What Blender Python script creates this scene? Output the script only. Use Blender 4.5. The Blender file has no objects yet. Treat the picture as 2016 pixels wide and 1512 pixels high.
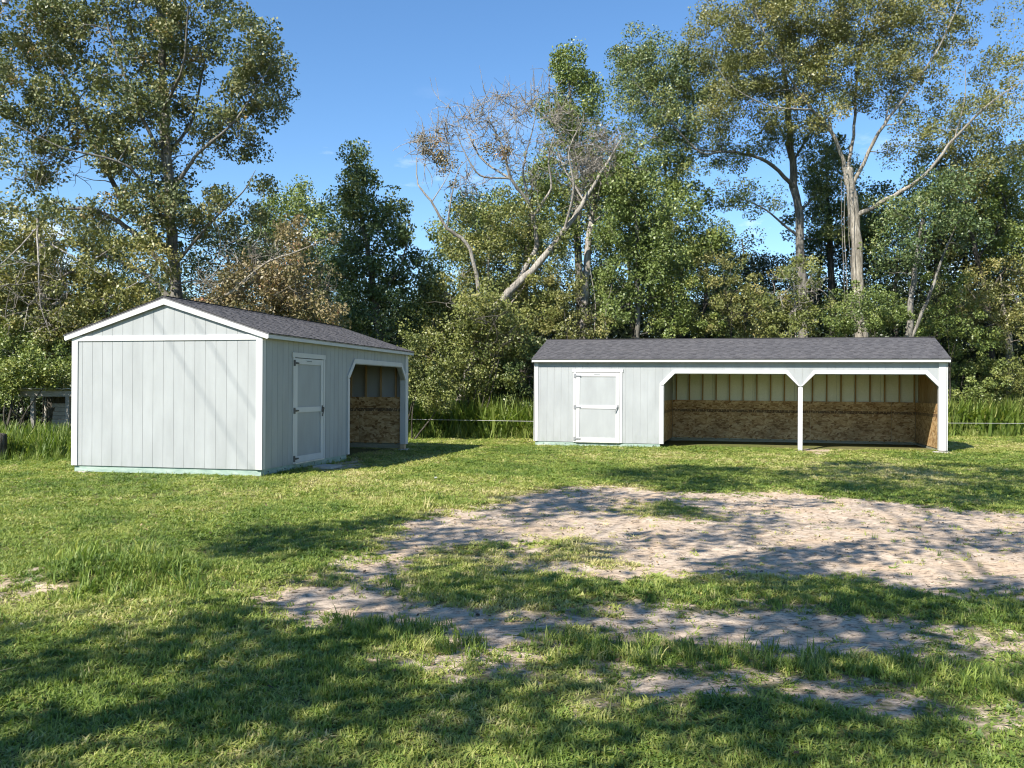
import bpy, math, random
import numpy as np
from mathutils import Matrix, Vector

# ------------------------------------------------------------------ camera, sky, sun, exposure
scene = bpy.context.scene
C = scene.collection
F_PX, HOR, ROLL, CAM_H = 1731.0, 771.8, 0.0045, 1.5          # calibrated on the two sheds
PITCH = math.atan((HOR - 756.0) / F_PX)
cam_d = bpy.data.cameras.new('camera')
cam_d.sensor_width = 36.0
cam_d.lens = F_PX / 2016.0 * 36.0
cam_d.clip_start = 0.05
cam_d.clip_end = 3000.0
cam = bpy.data.objects.new('camera', cam_d)
C.objects.link(cam)
cam.matrix_world = (Matrix.Translation((0, 0, CAM_H)) @ Matrix.Rotation(math.pi / 2 + PITCH, 4, 'X')
                    @ Matrix.Rotation(ROLL, 4, 'Z'))
scene.camera = cam

SUN_AZ, SUN_EL = math.radians(-140.0), math.radians(42.0)    # azimuth clockwise from +Y
SUN = Vector((math.sin(SUN_AZ) * math.cos(SUN_EL), math.cos(SUN_AZ) * math.cos(SUN_EL), math.sin(SUN_EL)))
world = bpy.data.worlds.new('World')
scene.world = world
world.use_nodes = True
wn, wl = world.node_tree.nodes, world.node_tree.links
wn.clear()
w_out = wn.new('ShaderNodeOutputWorld')
w_bg = wn.new('ShaderNodeBackground')
sky = wn.new('ShaderNodeTexSky')
sky.sky_type = 'NISHITA'
sky.sun_disc = False
sky.sun_elevation = SUN_EL
sky.sun_rotation = SUN_AZ
sky.altitude = 0.0
sky.air_density = 1.0
sky.dust_density = 0.0
sky.ozone_density = 4.0
w_bg.inputs['Strength'].default_value = 0.096
# thin fair-weather wisps low in the sky
w_tc = wn.new('ShaderNodeTexCoord')
w_map = wn.new('ShaderNodeMapping')
w_map.inputs['Scale'].default_value = (3.2, 3.2, 9.0)
w_map.inputs['Location'].default_value = (0.35, 0.1, 0.62)
w_noise = wn.new('ShaderNodeTexNoise')
w_noise.inputs['Scale'].default_value = 2.1
w_noise.inputs['Detail'].default_value = 7.0
w_noise.inputs['Roughness'].default_value = 0.58
w_ramp = wn.new('ShaderNodeValToRGB')
w_ramp.color_ramp.elements[0].position = 0.61
w_ramp.color_ramp.elements[1].position = 0.82
w_sep = wn.new('ShaderNodeSeparateXYZ')
w_lo = wn.new('ShaderNodeMapRange')
w_lo.inputs['From Min'].default_value = 0.33
w_lo.inputs['From Max'].default_value = 0.17
w_mul = wn.new('ShaderNodeMath')
w_mul.operation = 'MULTIPLY'
w_mix = wn.new('ShaderNodeMix')
w_mix.data_type = 'RGBA'
w_mix.inputs[7].default_value = (7.5, 7.9, 8.6, 1)
wl.new(w_tc.outputs['Generated'], w_map.inputs['Vector'])
wl.new(w_map.outputs['Vector'], w_noise.inputs['Vector'])
wl.new(w_noise.outputs['Fac'], w_ramp.inputs['Fac'])
wl.new(w_tc.outputs['Generated'], w_sep.inputs[0])
wl.new(w_sep.outputs['Z'], w_lo.inputs['Value'])
wl.new(w_ramp.outputs['Color'], w_mul.inputs[0])
wl.new(w_lo.outputs['Result'], w_mul.inputs[1])
wl.new(w_mul.outputs[0], w_mix.inputs[0])
w_hsv = wn.new('ShaderNodeHueSaturation')
w_hsv.inputs['Saturation'].default_value = 1.13
w_hsv.inputs['Value'].default_value = 0.96
wl.new(sky.outputs[0], w_hsv.inputs['Color'])
wl.new(w_hsv.outputs[0], w_mix.inputs[6])
wl.new(w_mix.outputs[2], w_bg.inputs['Color'])
wl.new(w_bg.outputs[0], w_out.inputs[0])

sun_d = bpy.data.lights.new('sun', 'SUN')
sun_d.energy = 4.6
sun_d.angle = math.radians(0.53)
sun_d.color = (1.0, 0.94, 0.84)
sun_o = bpy.data.objects.new('sun', sun_d)
C.objects.link(sun_o)
sun_o.location = SUN * 60
sun_o.rotation_euler = SUN.to_track_quat('Z', 'Y').to_euler()

vs = scene.view_settings
vs.view_transform = 'Standard'
vs.look = 'None'
vs.exposure = 1.15
vs.gamma = 1.0
scene.cycles.use_denoising = True
scene.cycles.filter_width = 1.15
scene.cycles.max_bounces = 7
scene.cycles.transparent_max_bounces = 6
scene.cycles.caustics_reflective = False
scene.cycles.caustics_refractive = False

rng = np.random.default_rng(11)
random.seed(11)

# ------------------------------------------------------------------ helpers
def ray(px, py):
    a, b = px - 1008.0, py - 756.0
    c, s = math.cos(ROLL), math.sin(ROLL)
    u, v = c * a + s * b, -s * a + c * b
    x, y, z = u / F_PX, 1.0, -v / F_PX
    return Vector((x, y * math.cos(PITCH) - z * math.sin(PITCH), y * math.sin(PITCH) + z * math.cos(PITCH)))

def at(px, py, Y):                       # the place seen at a photo pixel, Y metres ahead
    d = ray(px, py)
    d = d * (Y / d.y)
    return Vector((d.x, d.y, d.z + CAM_H))

def on_ground(px, py, z=0.0):
    d = ray(px, py)
    d = d * ((z - CAM_H) / d.z)
    return (d.x, d.y)

def wob(x, y, s, seed):                  # smooth cheap noise in -1..1
    r = np.random.default_rng(seed)
    out = 0.0
    for k in range(6):
        a = r.uniform(0, 6.28)
        f = s * r.uniform(0.6, 1.9)
        out = out + np.sin((x * math.cos(a) + y * math.sin(a)) * f + r.uniform(0, 6.28))
    return out / 6.0 * 1.7

def gh(x, y):                            # ground height
    x, y = np.asarray(x, float), np.asarray(y, float)
    g = 0.035 * wob(x, y, 0.45, 3) + 0.012 * wob(x, y, 1.9, 4)
    far = np.clip((y - 13) / 6, 0, 1)
    g = g * (1 - 0.55 * far)
    g = g + 0.035 * np.exp(-(((x + 5.6) / 4.2) ** 2 + ((y - 18.5) / 6.5) ** 2))
    g = g + 0.13 * np.exp(-(((x + 3.1) / 0.75) ** 2 + ((y - 7.15) / 0.42) ** 2))
    g = g - 0.05 * np.exp(-(((x + 2.9) / 0.35) ** 2 + ((y - 6.6) / 0.25) ** 2))
    g = g + np.clip((y - 33.5) / 30, 0, 1) * 1.2
    return g

def tag(o, label=None, cat=None, group=None, kind=None):
    if label: o['label'] = label
    if cat: o['category'] = cat
    if group: o['group'] = group
    if kind: o['kind'] = kind
    return o

def link(name, data, parent=None):
    o = bpy.data.objects.new(name, data)
    C.objects.link(o)
    if parent is not None: o.parent = parent
    return o

def empty(name, loc=(0, 0, 0), parent=None, yaw=0.0):
    o = link(name, None, parent)
    o.empty_display_size = 0.2
    o.location = loc
    o.rotation_euler = (0, 0, yaw)
    return o

def quads(name, V, Q, mat, attrs=None, smooth=False):
    """numpy verts (N,3) and quads (M,4) to a mesh"""
    V = np.asarray(V, np.float32); Q = np.asarray(Q, np.int32)
    me = bpy.data.meshes.new(name)
    me.vertices.add(len(V)); me.vertices.foreach_set('co', V.ravel())
    me.loops.add(Q.size); me.loops.foreach_set('vertex_index', Q.ravel())
    me.polygons.add(len(Q))
    me.polygons.foreach_set('loop_start', np.arange(0, Q.size, Q.shape[1], dtype=np.int32))
    if attrs:
        for k, a in attrs.items():
            at_ = me.attributes.new(k, 'FLOAT', 'POINT')
            at_.data.foreach_set('value', np.asarray(a, np.float32))
    me.update(calc_edges=True)
    if smooth: me.polygons.foreach_set('use_smooth', np.ones(len(Q), bool))
    if mat is not None: me.materials.append(mat)
    return me

class MB:                                # collects polygons for one mesh
    def __init__(s): s.v, s.f = [], []
    def prism(s, poly8):                 # 8 corners: bottom ring of 4, top ring of 4
        b = len(s.v); s.v += [tuple(p) for p in poly8]
        for f in ((3, 2, 1, 0), (4, 5, 6, 7), (0, 1, 5, 4), (1, 2, 6, 5), (2, 3, 7, 6), (3, 0, 4, 7)):
            s.f.append(tuple(b + i for i in f))
        return s
    def box(s, x0, x1, y0, y1, z0, z1):
        return s.prism([(x0, y0, z0), (x1, y0, z0), (x1, y1, z0), (x0, y1, z0),
                        (x0, y0, z1), (x1, y0, z1), (x1, y1, z1), (x0, y1, z1)])
    def extrude(s, poly, axis, a, b):    # polygon in the two other axes, swept along axis from a to b
        n = len(poly); base = len(s.v)
        for w in (a, b):
            for p, q in poly:
                s.v.append({'x': (w, p, q), 'y': (p, w, q), 'z': (p, q, w)}[axis])
        s.f.append(tuple(base + i for i in range(n)))
        s.f.append(tuple(base + n + i for i in reversed(range(n))))
        for i in range(n):
            j = (i + 1) % n
            s.f.append((base + j, base + i, base + n + i, base + n + j))
        return s
    def mesh(s, name, mat):
        me = bpy.data.meshes.new(name)
        me.from_pydata(s.v, [], s.f)
        import bmesh
        bm = bmesh.new(); bm.from_mesh(me)
        bmesh.ops.recalc_face_normals(bm, faces=bm.faces)
        bm.to_mesh(me); bm.free()
        me.materials.append(mat)
        return me
    def build(s, name, mat, parent=None): return link(name, s.mesh(name, mat), parent)

_cube = {}
def box(name, mat, x0, x1, y0, y1, z0, z1, parent=None):     # alike boxes share one unit mesh for each material
    if mat.name not in _cube: _cube[mat.name] = MB().box(-.5, .5, -.5, .5, -.5, .5).mesh('block_' + mat.name, mat)
    o = link(name, _cube[mat.name], parent)
    o.location = ((x0 + x1) / 2, (y0 + y1) / 2, (z0 + z1) / 2)
    o.scale = (x1 - x0, y1 - y0, z1 - z0)
    return o

def tube_arrays(path, radii, sides):
    P = np.asarray(path, float); n = len(P)
    T = np.gradient(P, axis=0)
    T /= np.linalg.norm(T, axis=1)[:, None] + 1e-9
    ref = np.array([0.31, 0.95, 0.1]) if abs(T[0, 2]) > 0.5 else np.array([0.05, 0.1, 1.0])
    A = np.cross(T, ref); A /= np.linalg.norm(A, axis=1)[:, None] + 1e-9
    B = np.cross(T, A)
    ang = np.arange(sides) / sides * 2 * math.pi
    r = np.asarray(radii, float)[:, None, None]
    V = P[:, None, :] + r * (np.cos(ang)[None, :, None] * A[:, None, :] + np.sin(ang)[None, :, None] * B[:, None, :])
    i = np.arange(n - 1)[:, None] * sides; k = np.arange(sides)[None, :]; k2 = (k + 1) % sides
    Q = np.stack([i + k, i + k2, i + sides + k2, i + sides + k], -1).reshape(-1, 4)
    return V.reshape(-1, 3), Q

class Tubes:
    def __init__(s): s.V, s.Q, s.n = [], [], 0
    def add(s, path, radii, sides=6):
        V, Q = tube_arrays(path, radii, sides)
        s.V.append(V); s.Q.append(Q + s.n); s.n += len(V)
    def mesh(s, name, mat):
        return quads(name, np.concatenate(s.V), np.concatenate(s.Q), mat, smooth=True)

# ------------------------------------------------------------------ materials
class Nodes:
    def __init__(s, name, rough=0.6, spec=0.3):
        s.m = bpy.data.materials.new(name); s.m.use_nodes = True
        s.n, s.l = s.m.node_tree.nodes, s.m.node_tree.links
        s.b = s.n['Principled BSDF']; s.out = s.n['Material Output']
        s.b.inputs['Roughness'].default_value = rough
        s.b.inputs['Specular IOR Level'].default_value = spec
    def new(s, t, **kw):
        nd = s.n.new('ShaderNode' + t)
        for k, v in kw.items():
            if k in nd.inputs: nd.inputs[k].default_value = v
            else: setattr(nd, k, v)
        return nd
    def pos(s, scale=(1, 1, 1), coord='pos'):
        mp = s.new('Mapping'); mp.inputs['Scale'].default_value = scale
        if coord == 'pos': s.l.new(s.new('NewGeometry').outputs['Position'], mp.inputs[0])
        else: s.l.new(s.new('TexCoord').outputs['Object'], mp.inputs[0])
        return mp.outputs[0]
    def noise(s, vec, scale, detail=4, rough=0.55):
        nd = s.new('TexNoise'); nd.inputs['Scale'].default_value = scale
        nd.inputs['Detail'].default_value = detail; nd.inputs['Roughness'].default_value = rough
        s.l.new(vec, nd.inputs['Vector']); return nd.outputs['Fac']
    def ramp(s, fac, stops):
        r = s.new('ValToRGB'); e = r.color_ramp.elements
        while len(e) < len(stops): e.new(0.5)
        for el, (p, c) in zip(e, stops):
            el.position = p; el.color = (*c, 1) if len(c) == 3 else c
        s.l.new(fac, r.inputs[0]); return r.outputs[0]
    def mix(s, fac, a, b, mode='MIX'):
        m = s.new('Mix', data_type='RGBA', blend_type=mode)
        for i, x in ((0, fac), (6, a), (7, b)):
            if isinstance(x, (int, float)): m.inputs[i].default_value = x
            elif isinstance(x, tuple): m.inputs[i].default_value = (*x, 1) if len(x) == 3 else x
            else: s.l.new(x, m.inputs[i])
        return m.outputs[2]
    def math(s, op, a, b=0.0):
        m = s.new('Math', operation=op)
        for i, x in ((0, a), (1, b)):
            if isinstance(x, (int, float)): m.inputs[i].default_value = x
            else: s.l.new(x, m.inputs[i])
        return m.outputs[0]
    def col(s, c):
        if isinstance(c, tuple): s.b.inputs['Base Color'].default_value = (*c, 1)
        else: s.l.new(c, s.b.inputs['Base Color'])
        return s
    def bump(s, h, strength=0.3, dist=0.01):
        b = s.new('Bump'); b.inputs['Strength'].default_value = strength; b.inputs['Distance'].default_value = dist
        s.l.new(h, b.inputs['Height']); s.l.new(b.outputs[0], s.b.inputs['Normal']); return s

def paint(name, c, var=0.06, rough=0.5):
    k = Nodes(name, rough, 0.35)
    a = k.noise(k.pos((1, 1, 0.35)), 3.0, 5)
    g = k.noise(k.pos((60, 60, 2.5)), 1.0, 3)
    lo = tuple(x * (1 - var) for x in c); hi = tuple(min(0.9, x * (1 + var)) for x in c)
    base = k.ramp(a, [(0.3, lo), (0.7, hi)])
    base = k.mix(k.ramp(g, [(0.35, (0, 0, 0)), (0.75, (0.10, 0.10, 0.10))]), base, tuple(x * 0.8 for x in c))
    rnd = k.new('ObjectInfo').outputs['Random']
    base = k.mix(0.7, base, k.ramp(rnd, [(0, (0.95,) * 3), (1, (1.0,) * 3)]), 'MULTIPLY')
    # splash dirt and algae low on the boards, in patches of its own
    z = k.new('SeparateXYZ'); k.l.new(k.new('NewGeometry').outputs['Position'], z.inputs[0])
    low = k.new('MapRange'); low.inputs[1].default_value = 0.42; low.inputs[2].default_value = 0.1
    k.l.new(z.outputs[2], low.inputs[0])
    d = k.math('MULTIPLY', low.outputs[0], k.ramp(k.noise(k.pos((4, 4, 1.5)), 2.0, 5), [(0.42, (0, 0, 0)), (0.75, (0.5, 0.5, 0.5))]))
    base = k.mix(d, base, tuple(x * f for x, f in zip(c, (0.62, 0.66, 0.55))))
    k.col(base).bump(g, 0.12, 0.003)
    return k.m

M = {}
M['siding'] = paint('siding_paint', (0.325, 0.342, 0.346), 0.09)
M['trim'] = paint('white_trim_paint', (0.53, 0.53, 0.526), 0.05, 0.45)

def teal():
    k = Nodes('green_treated_rim', 0.7, 0.2)
    a = k.noise(k.pos((2.5, 2.5, 9)), 2.5, 6, 0.65)
    k.col(k.ramp(a, [(0.3, (0.20, 0.27, 0.235)), (0.5, (0.27, 0.36, 0.31)), (0.72, (0.38, 0.44, 0.40))])).bump(a, 0.2)
    return k.m
M['rim'] = teal()

def wood(name, c0, c1, stretch, scale=7.0, rough=0.75):
    k = Nodes(name, rough, 0.2)
    a = k.noise(k.pos(stretch), scale, 6, 0.65)
    f = k.noise(k.pos(tuple(4 * s for s in stretch)), scale, 3)
    base = k.mix(0.35, k.ramp(a, [(0.3, c0), (0.7, c1)]), k.ramp(f, [(0.35, c0), (0.65, c1)]))
    rnd = k.new('ObjectInfo').outputs['Random']
    base = k.mix(0.8, base, k.ramp(rnd, [(0, (0.78,) * 3), (1, (1.0,) * 3)]), 'MULTIPLY')
    k.col(base).bump(f, 0.2, 0.004)
    return k.m
M['stud'] = wood('framing_lumber', (0.30, 0.19, 0.09), (0.47, 0.33, 0.18), (3, 3, 0.25))
M['treated'] = wood('treated_lumber', (0.20, 0.20, 0.14), (0.36, 0.35, 0.27), (0.5, 0.5, 3))
M['raw'] = wood('raw_end_grain', (0.42, 0.32, 0.2), (0.6, 0.48, 0.32), (2, 2, 2), 12)
M['greywood'] = wood('weathered_boards', (0.16, 0.15, 0.13), (0.34, 0.32, 0.29), (0.6, 0.6, 5))

def osb():
    k = Nodes('oriented_strand_board', 0.65, 0.25)
    co = k.pos((1, 1, 1), 'obj')
    cols = None
    for j, (sc, ang) in enumerate((((9, 9, 26), 0.25), ((7, 7, 30), -0.3), ((14, 14, 20), 0.7))):
        mp = k.new('Mapping'); mp.inputs['Scale'].default_value = sc; mp.inputs['Rotation'].default_value = (0, ang, 0.1 * j)
        k.l.new(co, mp.inputs[0])
        dn = k.new('TexNoise'); dn.inputs['Scale'].default_value = 0.7; k.l.new(mp.outputs[0], dn.inputs['Vector'])
        ad = k.new('VectorMath', operation='ADD'); k.l.new(mp.outputs[0], ad.inputs[0]); k.l.new(dn.outputs['Color'], ad.inputs[1])
        v = k.new('TexVoronoi'); v.inputs['Scale'].default_value = 1.0; k.l.new(ad.outputs[0], v.inputs['Vector'])
        sp = k.new('SeparateXYZ'); k.l.new(v.outputs['Color'], sp.inputs[0])
        c = k.ramp(sp.outputs[0], [(0.0, (0.19, 0.095, 0.035)), (0.25, (0.36, 0.21, 0.09)), (0.6, (0.50, 0.32, 0.15)), (1.0, (0.66, 0.48, 0.27))])
        cols = c if cols is None else k.mix(k.ramp(sp.outputs[1], [(0.45, (0, 0, 0)), (0.55, (1, 1, 1))]), cols, c)
        hgt = sp.outputs[2]
    # stamped edge print: a dark broken band across the sheet
    sx = k.new('SeparateXYZ'); k.l.new(co, sx.inputs[0])
    dz = k.math('ABSOLUTE', k.math('SUBTRACT', sx.outputs[2], 0.845))
    band = k.math('LESS_THAN', dz, 0.042)
    dash = k.ramp(k.noise(k.pos((10, 10, 3), 'obj'), 3.0, 3, 0.7), [(0.40, (0, 0, 0)), (0.47, (1, 1, 1))])
    fac = k.math('MULTIPLY', k.math('MULTIPLY', band, dash), 0.8)
    base = k.mix(fac, cols, (0.045, 0.025, 0.025))
    wet = k.ramp(k.noise(k.pos((1, 1, 1), 'obj'), 1.3, 3), [(0.45, (0, 0, 0)), (0.75, (0.4, 0.4, 0.4))])
    base = k.mix(wet, base, (0.14, 0.10, 0.055))
    k.col(base).bump(hgt, 0.35, 0.004)
    return k.m
M['osb'] = osb()

def sheath():
    k = Nodes('primed_sheathing', 0.7, 0.2)
    a = k.noise(k.pos((5, 5, 5)), 5.0, 6, 0.7)
    k.col(k.ramp(a, [(0.3, (0.72, 0.745, 0.67)), (0.7, (0.84, 0.855, 0.79))]))
    return k.m
M['sheath'] = sheath()

def shingle():
    k = Nodes('charcoal_shingle', 0.85, 0.25)
    r1 = k.new('NewGeometry').outputs['Random Per Island']
    r2 = k.new('ObjectInfo').outputs['Random']
    n = k.noise(k.pos(), 140.0, 3, 0.8)
    nb = k.noise(k.pos((1, 1, 1)), 1.1, 3)
    base = k.ramp(r1, [(0.0, (0.034, 0.034, 0.040)), (0.35, (0.058, 0.058, 0.065)), (0.7, (0.080, 0.080, 0.088)), (1.0, (0.112, 0.110, 0.116))])
    base = k.mix(0.6, base, k.ramp(r2, [(0, (0.70, 0.70, 0.72)), (1, (1.0, 0.98, 0.97))]), 'MULTIPLY')
    base = k.mix(0.5, base, k.ramp(nb, [(0.35, (0.8, 0.8, 0.84)), (0.65, (1, 0.97, 0.95))]), 'MULTIPLY')
    base = k.mix(0.45, base, k.ramp(n, [(0.35, (0.03, 0.03, 0.033)), (0.65, (0.15, 0.145, 0.15))]))
    k.col(base).bump(n, 0.5, 0.003)
    return k.m
M['shingle'] = shingle()

def plain(name, c, rough=0.5, metal=0.0, var=0.2):
    k = Nodes(name, rough, 0.4); k.b.inputs['Metallic'].default_value = metal
    a = k.noise(k.pos(), 9.0, 5, 0.6)
    k.col(k.ramp(a, [(0.3, tuple(x * (1 - var) for x in c)), (0.7, tuple(min(1, x * (1 + var)) for x in c))]))
    return k.m
M['lining'] = plain('foil_roof_lining', (0.70, 0.70, 0.68), 0.5, 0.0, 0.06)
M['deck_edge'] = plain('painted_deck_edge', (0.16, 0.16, 0.17), 0.7)
M['zinc'] = plain('zinc_hardware', (0.33, 0.33, 0.34), 0.4, 0.6)
M['dark_metal'] = plain('dark_hardware', (0.06, 0.065, 0.07), 0.45, 0.4)
M['alu'] = plain('aluminium_threshold', (0.62, 0.60, 0.54), 0.4, 0.3)
M['concrete'] = plain('concrete', (0.40, 0.38, 0.34), 0.9)
M['plate'] = plain('name_plate', (0.50, 0.51, 0.51), 0.5)
M['print'] = plain('grey_print', (0.13, 0.14, 0.15), 0.6)
M['wire'] = plain('fence_rope', (0.45, 0.45, 0.43), 0.6)
M['cable'] = plain('black_cable', (0.03, 0.03, 0.03), 0.6)
M['sheetmetal'] = plain('galvanised_sheet', (0.42, 0.42, 0.41), 0.55, 0.2, 0.35)
M['bluetub'] = plain('faded_blue_plastic', (0.34, 0.45, 0.50), 0.5)
M['pvc'] = plain('white_pipe', (0.36, 0.38, 0.37), 0.5, 0.0, 0.35)
M['insulator'] = plain('glazed_insulator', (0.40, 0.40, 0.42), 0.3)

def bark(name, c0, c1, sc=5.0):
    k = Nodes(name, 0.85, 0.15)
    a = k.noise(k.pos((1, 1, 0.25)), sc, 7, 0.7)
    b = k.noise(k.pos((1, 1, 0.6)), 1.1, 4, 0.6)
    base = k.mix(k.ramp(b, [(0.4, (0, 0, 0)), (0.65, (1, 1, 1))]), k.ramp(a, [(0.3, c0), (0.7, c1)]),
                 k.ramp(a, [(0.3, tuple(x * 0.6 for x in c0)), (0.7, tuple(x * 0.75 for x in c1))]))
    st = k.noise(k.pos((9, 9, 0.9)), 3.0, 5, 0.7)
    base = k.mix(k.ramp(st, [(0.42, (0.75, 0.75, 0.75)), (0.55, (0, 0, 0))]), base, tuple(x * 0.45 for x in c0))
    k.col(base).bump(st, 1.0, 0.05)
    return k.m
M['bark_grey'] = bark('grey_bark', (0.15, 0.14, 0.12), (0.36, 0.34, 0.30))
M['bark_pale'] = bark('pale_dead_bark', (0.30, 0.27, 0.23), (0.56, 0.52, 0.46))
M['bark_tan'] = bark('tan_bark', (0.27, 0.24, 0.19), (0.53, 0.49, 0.42))
M['bark_dark'] = bark('dark_bark', (0.06, 0.055, 0.045), (0.16, 0.145, 0.12))

def leaf(name, stops, trans=0.14, rough=0.45, spec=0.45, attr_type='GEOMETRY'):
    k = Nodes(name, rough, spec)
    a = k.new('Attribute'); a.attribute_name = 'tint'; a.attribute_type = attr_type
    col = k.ramp(a.outputs['Fac'], stops)
    k.col(col)
    t = k.new('BsdfTranslucent')
    tc = k.mix(1.0, col, (1.25, 1.35, 0.6), 'MULTIPLY')
    k.l.new(tc, t.inputs[0])
    ms = k.new('MixShader'); ms.inputs[0].default_value = trans
    k.l.new(k.b.outputs[0], ms.inputs[1]); k.l.new(t.outputs[0], ms.inputs[2]); k.l.new(ms.outputs[0], k.out.inputs[0])
    return k.m
L = {}
L['gum'] = leaf('sweetgum_leaf', [(0, (0.080, 0.104, 0.041)), (0.5, (0.145, 0.167, 0.065)), (0.85, (0.232, 0.217, 0.094)), (1, (0.304, 0.189, 0.087))])
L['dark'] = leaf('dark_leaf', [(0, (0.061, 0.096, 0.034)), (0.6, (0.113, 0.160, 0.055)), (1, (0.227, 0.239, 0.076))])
L['mid'] = leaf('mid_green_leaf', [(0, (0.086, 0.128, 0.030)), (0.6, (0.174, 0.216, 0.052)), (1, (0.313, 0.303, 0.083))])
L['oak'] = leaf('oak_leaf', [(0, (0.096, 0.112, 0.034)), (0.6, (0.182, 0.191, 0.058)), (1, (0.313, 0.271, 0.097))])
L['yellow'] = leaf('vine_leaf', [(0, (0.089, 0.113, 0.031)), (0.55, (0.172, 0.194, 0.052)), (1, (0.297, 0.280, 0.094))])
L['bright'] = leaf('bright_leaf', [(0, (0.080, 0.118, 0.030)), (0.6, (0.150, 0.195, 0.052)), (1, (0.260, 0.285, 0.085))])
L['deep'] = leaf('shade_darkened_leaf', [(0, (0.022, 0.036, 0.014)), (0.6, (0.045, 0.066, 0.024)), (1, (0.085, 0.10, 0.038))], 0.12)  # leaf colour darkened to stand in for the shade inside the wood
L['brown'] = leaf('withered_leaf', [(0, (0.13, 0.125, 0.055)), (0.5, (0.235, 0.19, 0.095)), (0.85, (0.35, 0.26, 0.135)), (1, (0.40, 0.19, 0.10))], 0.14)
GR = [(0, (0.078, 0.138, 0.028)), (0.4, (0.20, 0.268, 0.052)), (0.7, (0.345, 0.365, 0.10)), (1, (0.54, 0.47, 0.24))]
L['grass'] = leaf('grass_blade', GR, 0.30, 0.5, 0.35, 'INSTANCER')
L['weed'] = leaf('tall_weed_blade', [(0, (0.08, 0.135, 0.028)), (0.5, (0.17, 0.235, 0.048)), (1, (0.32, 0.33, 0.11))], 0.35, 0.5, 0.3, 'INSTANCER')

# ------------------------------------------------------------------ ground
def poly_ground(pts): return np.array([on_ground(*p) for p in pts])
DIRT = [poly_ground(p) for p in (
    [(690, 1135), (735, 1085), (870, 1015), (1040, 975), (1180, 958), (1330, 968), (1560, 960), (1740, 985), (2016, 1002), (2300, 1010),
     (2300, 1200), (2016, 1178), (1850, 1168), (1700, 1140), (1500, 1125), (1300, 1133), (1150, 1138), (1000, 1122), (850, 1112), (750, 1135)],
    [(500, 1178), (700, 1163), (900, 1176), (1050, 1188), (1330, 1192), (1500, 1190), (1700, 1208), (2016, 1243), (2300, 1260),
     (2300, 1320), (1900, 1292), (1700, 1272), (1500, 1256), (1330, 1245), (1090, 1240), (1060, 1292), (930, 1302), (890, 1262), (700, 1228), (560, 1205)],
    [(780, 1290), (960, 1305), (1200, 1318), (1400, 1308), (1600, 1330), (1800, 1352), (2016, 1372), (2300, 1385), (2300, 1440), (1900, 1405), (1700, 1372),
     (1500, 1352), (1250, 1348), (1000, 1330), (830, 1310)],
    [(1575, 892), (1600, 884), (1645, 885), (1640, 892), (1600, 895)],
    [(-60, 1150), (0, 1140), (40, 1165), (20, 1180), (-60, 1180)],
    [(610, 921), (700, 905), (690, 925), (640, 935)],
)]
HOLES = [poly_ground(p) for p in ([(1240, 985), (1350, 985), (1360, 1012), (1260, 1014)], [(880, 1075), (990, 1062), (960, 1100), (880, 1108)],
                                  [(1060, 1060), (1150, 1075), (1180, 1110), (1080, 1100)])]
def sdf(P, poly):                        # signed distance, positive inside
    x, y = P[:, 0], P[:, 1]; n = len(poly)
    d = np.full(len(P), 1e9); ins = np.zeros(len(P), bool)
    for i in range(n):
        a, b = poly[i], poly[(i + 1) % n]
        e = b - a; w = P - a
        t = np.clip((w @ e) / (e @ e + 1e-12), 0, 1)
        d = np.minimum(d, np.hypot(*(w - t[:, None] * e).T))
        c = (a[1] > y) != (b[1] > y)
        xi = a[0] + (y - a[1]) * e[0] / (e[1] if abs(e[1]) > 1e-9 else 1e-9)
        ins ^= c & (x < xi)
    return np.where(ins, d, -d)
def dirt_at(x, y):
    P = np.stack([x, y], 1); m = np.full(len(P), -9.0)
    for p in DIRT: m = np.maximum(m, sdf(P, p))
    for p in HOLES: m = np.minimum(m, -sdf(P, p) * 0.8)
    m = m + 0.26 * wob(x, y, 2.2, 21) + 0.20 * wob(x, y, 5.5, 22) + 0.12 * wob(x, y, 13, 23)
    return np.clip(m / 1.05 + 0.54, 0, 1)
def dry_at(x, y):
    d = 0.43 + 0.25 * wob(x, y, 0.8, 31) + 0.17 * wob(x, y, 2.6, 32) + 0.09 * np.clip((y - 8) / 12, 0, 1)
    d = d + 0.22 * np.exp(-(((x + 2.4) / 1.6) ** 2 + ((y - 15.2) / 2.0) ** 2)) + 0.2 * np.exp(-(((x + 3.0) / 1.6) ** 2 + ((y - 5.9) / 0.7) ** 2))
    d = d + 0.14 * np.exp(-(((x + 5.2) / 2.5) ** 2 + ((y - 9.5) / 1.6) ** 2))
    return d

def axis(lo, a, b, hi, fine, n_out):
    mid = np.arange(a, b, fine)
    l = a - np.geomspace(fine, a - lo, n_out)[::-1]; r = b + np.geomspace(fine, hi - b, n_out)
    return np.concatenate([l, mid, [b], r])
gx = axis(-900, -11, 14, 900, 0.11, 26); gy = axis(-600, 2.6, 21, 1500, 0.09, 30)
X, Y = np.meshgrid(gx, gy)
x, y = X.ravel(), Y.ravel()
near = (x > -14) & (x < 18) & (y > 1) & (y < 27)
dm = np.zeros(len(x)); dm[near] = dirt_at(x[near], y[near])
z = gh(x, y) - 0.03 * dm + 0.012 * dm * wob(x, y, 9.0, 41)
nx, ny = len(gx), len(gy)
i, j = np.meshgrid(np.arange(nx - 1), np.arange(ny - 1))
b = (j * nx + i).ravel()
k = Nodes('lawn_soil', 0.95, 0.1)
at_ = k.new('Attribute'); at_.attribute_name = 'dirt'
dr_ = k.new('Attribute'); dr_.attribute_name = 'dry'
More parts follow.
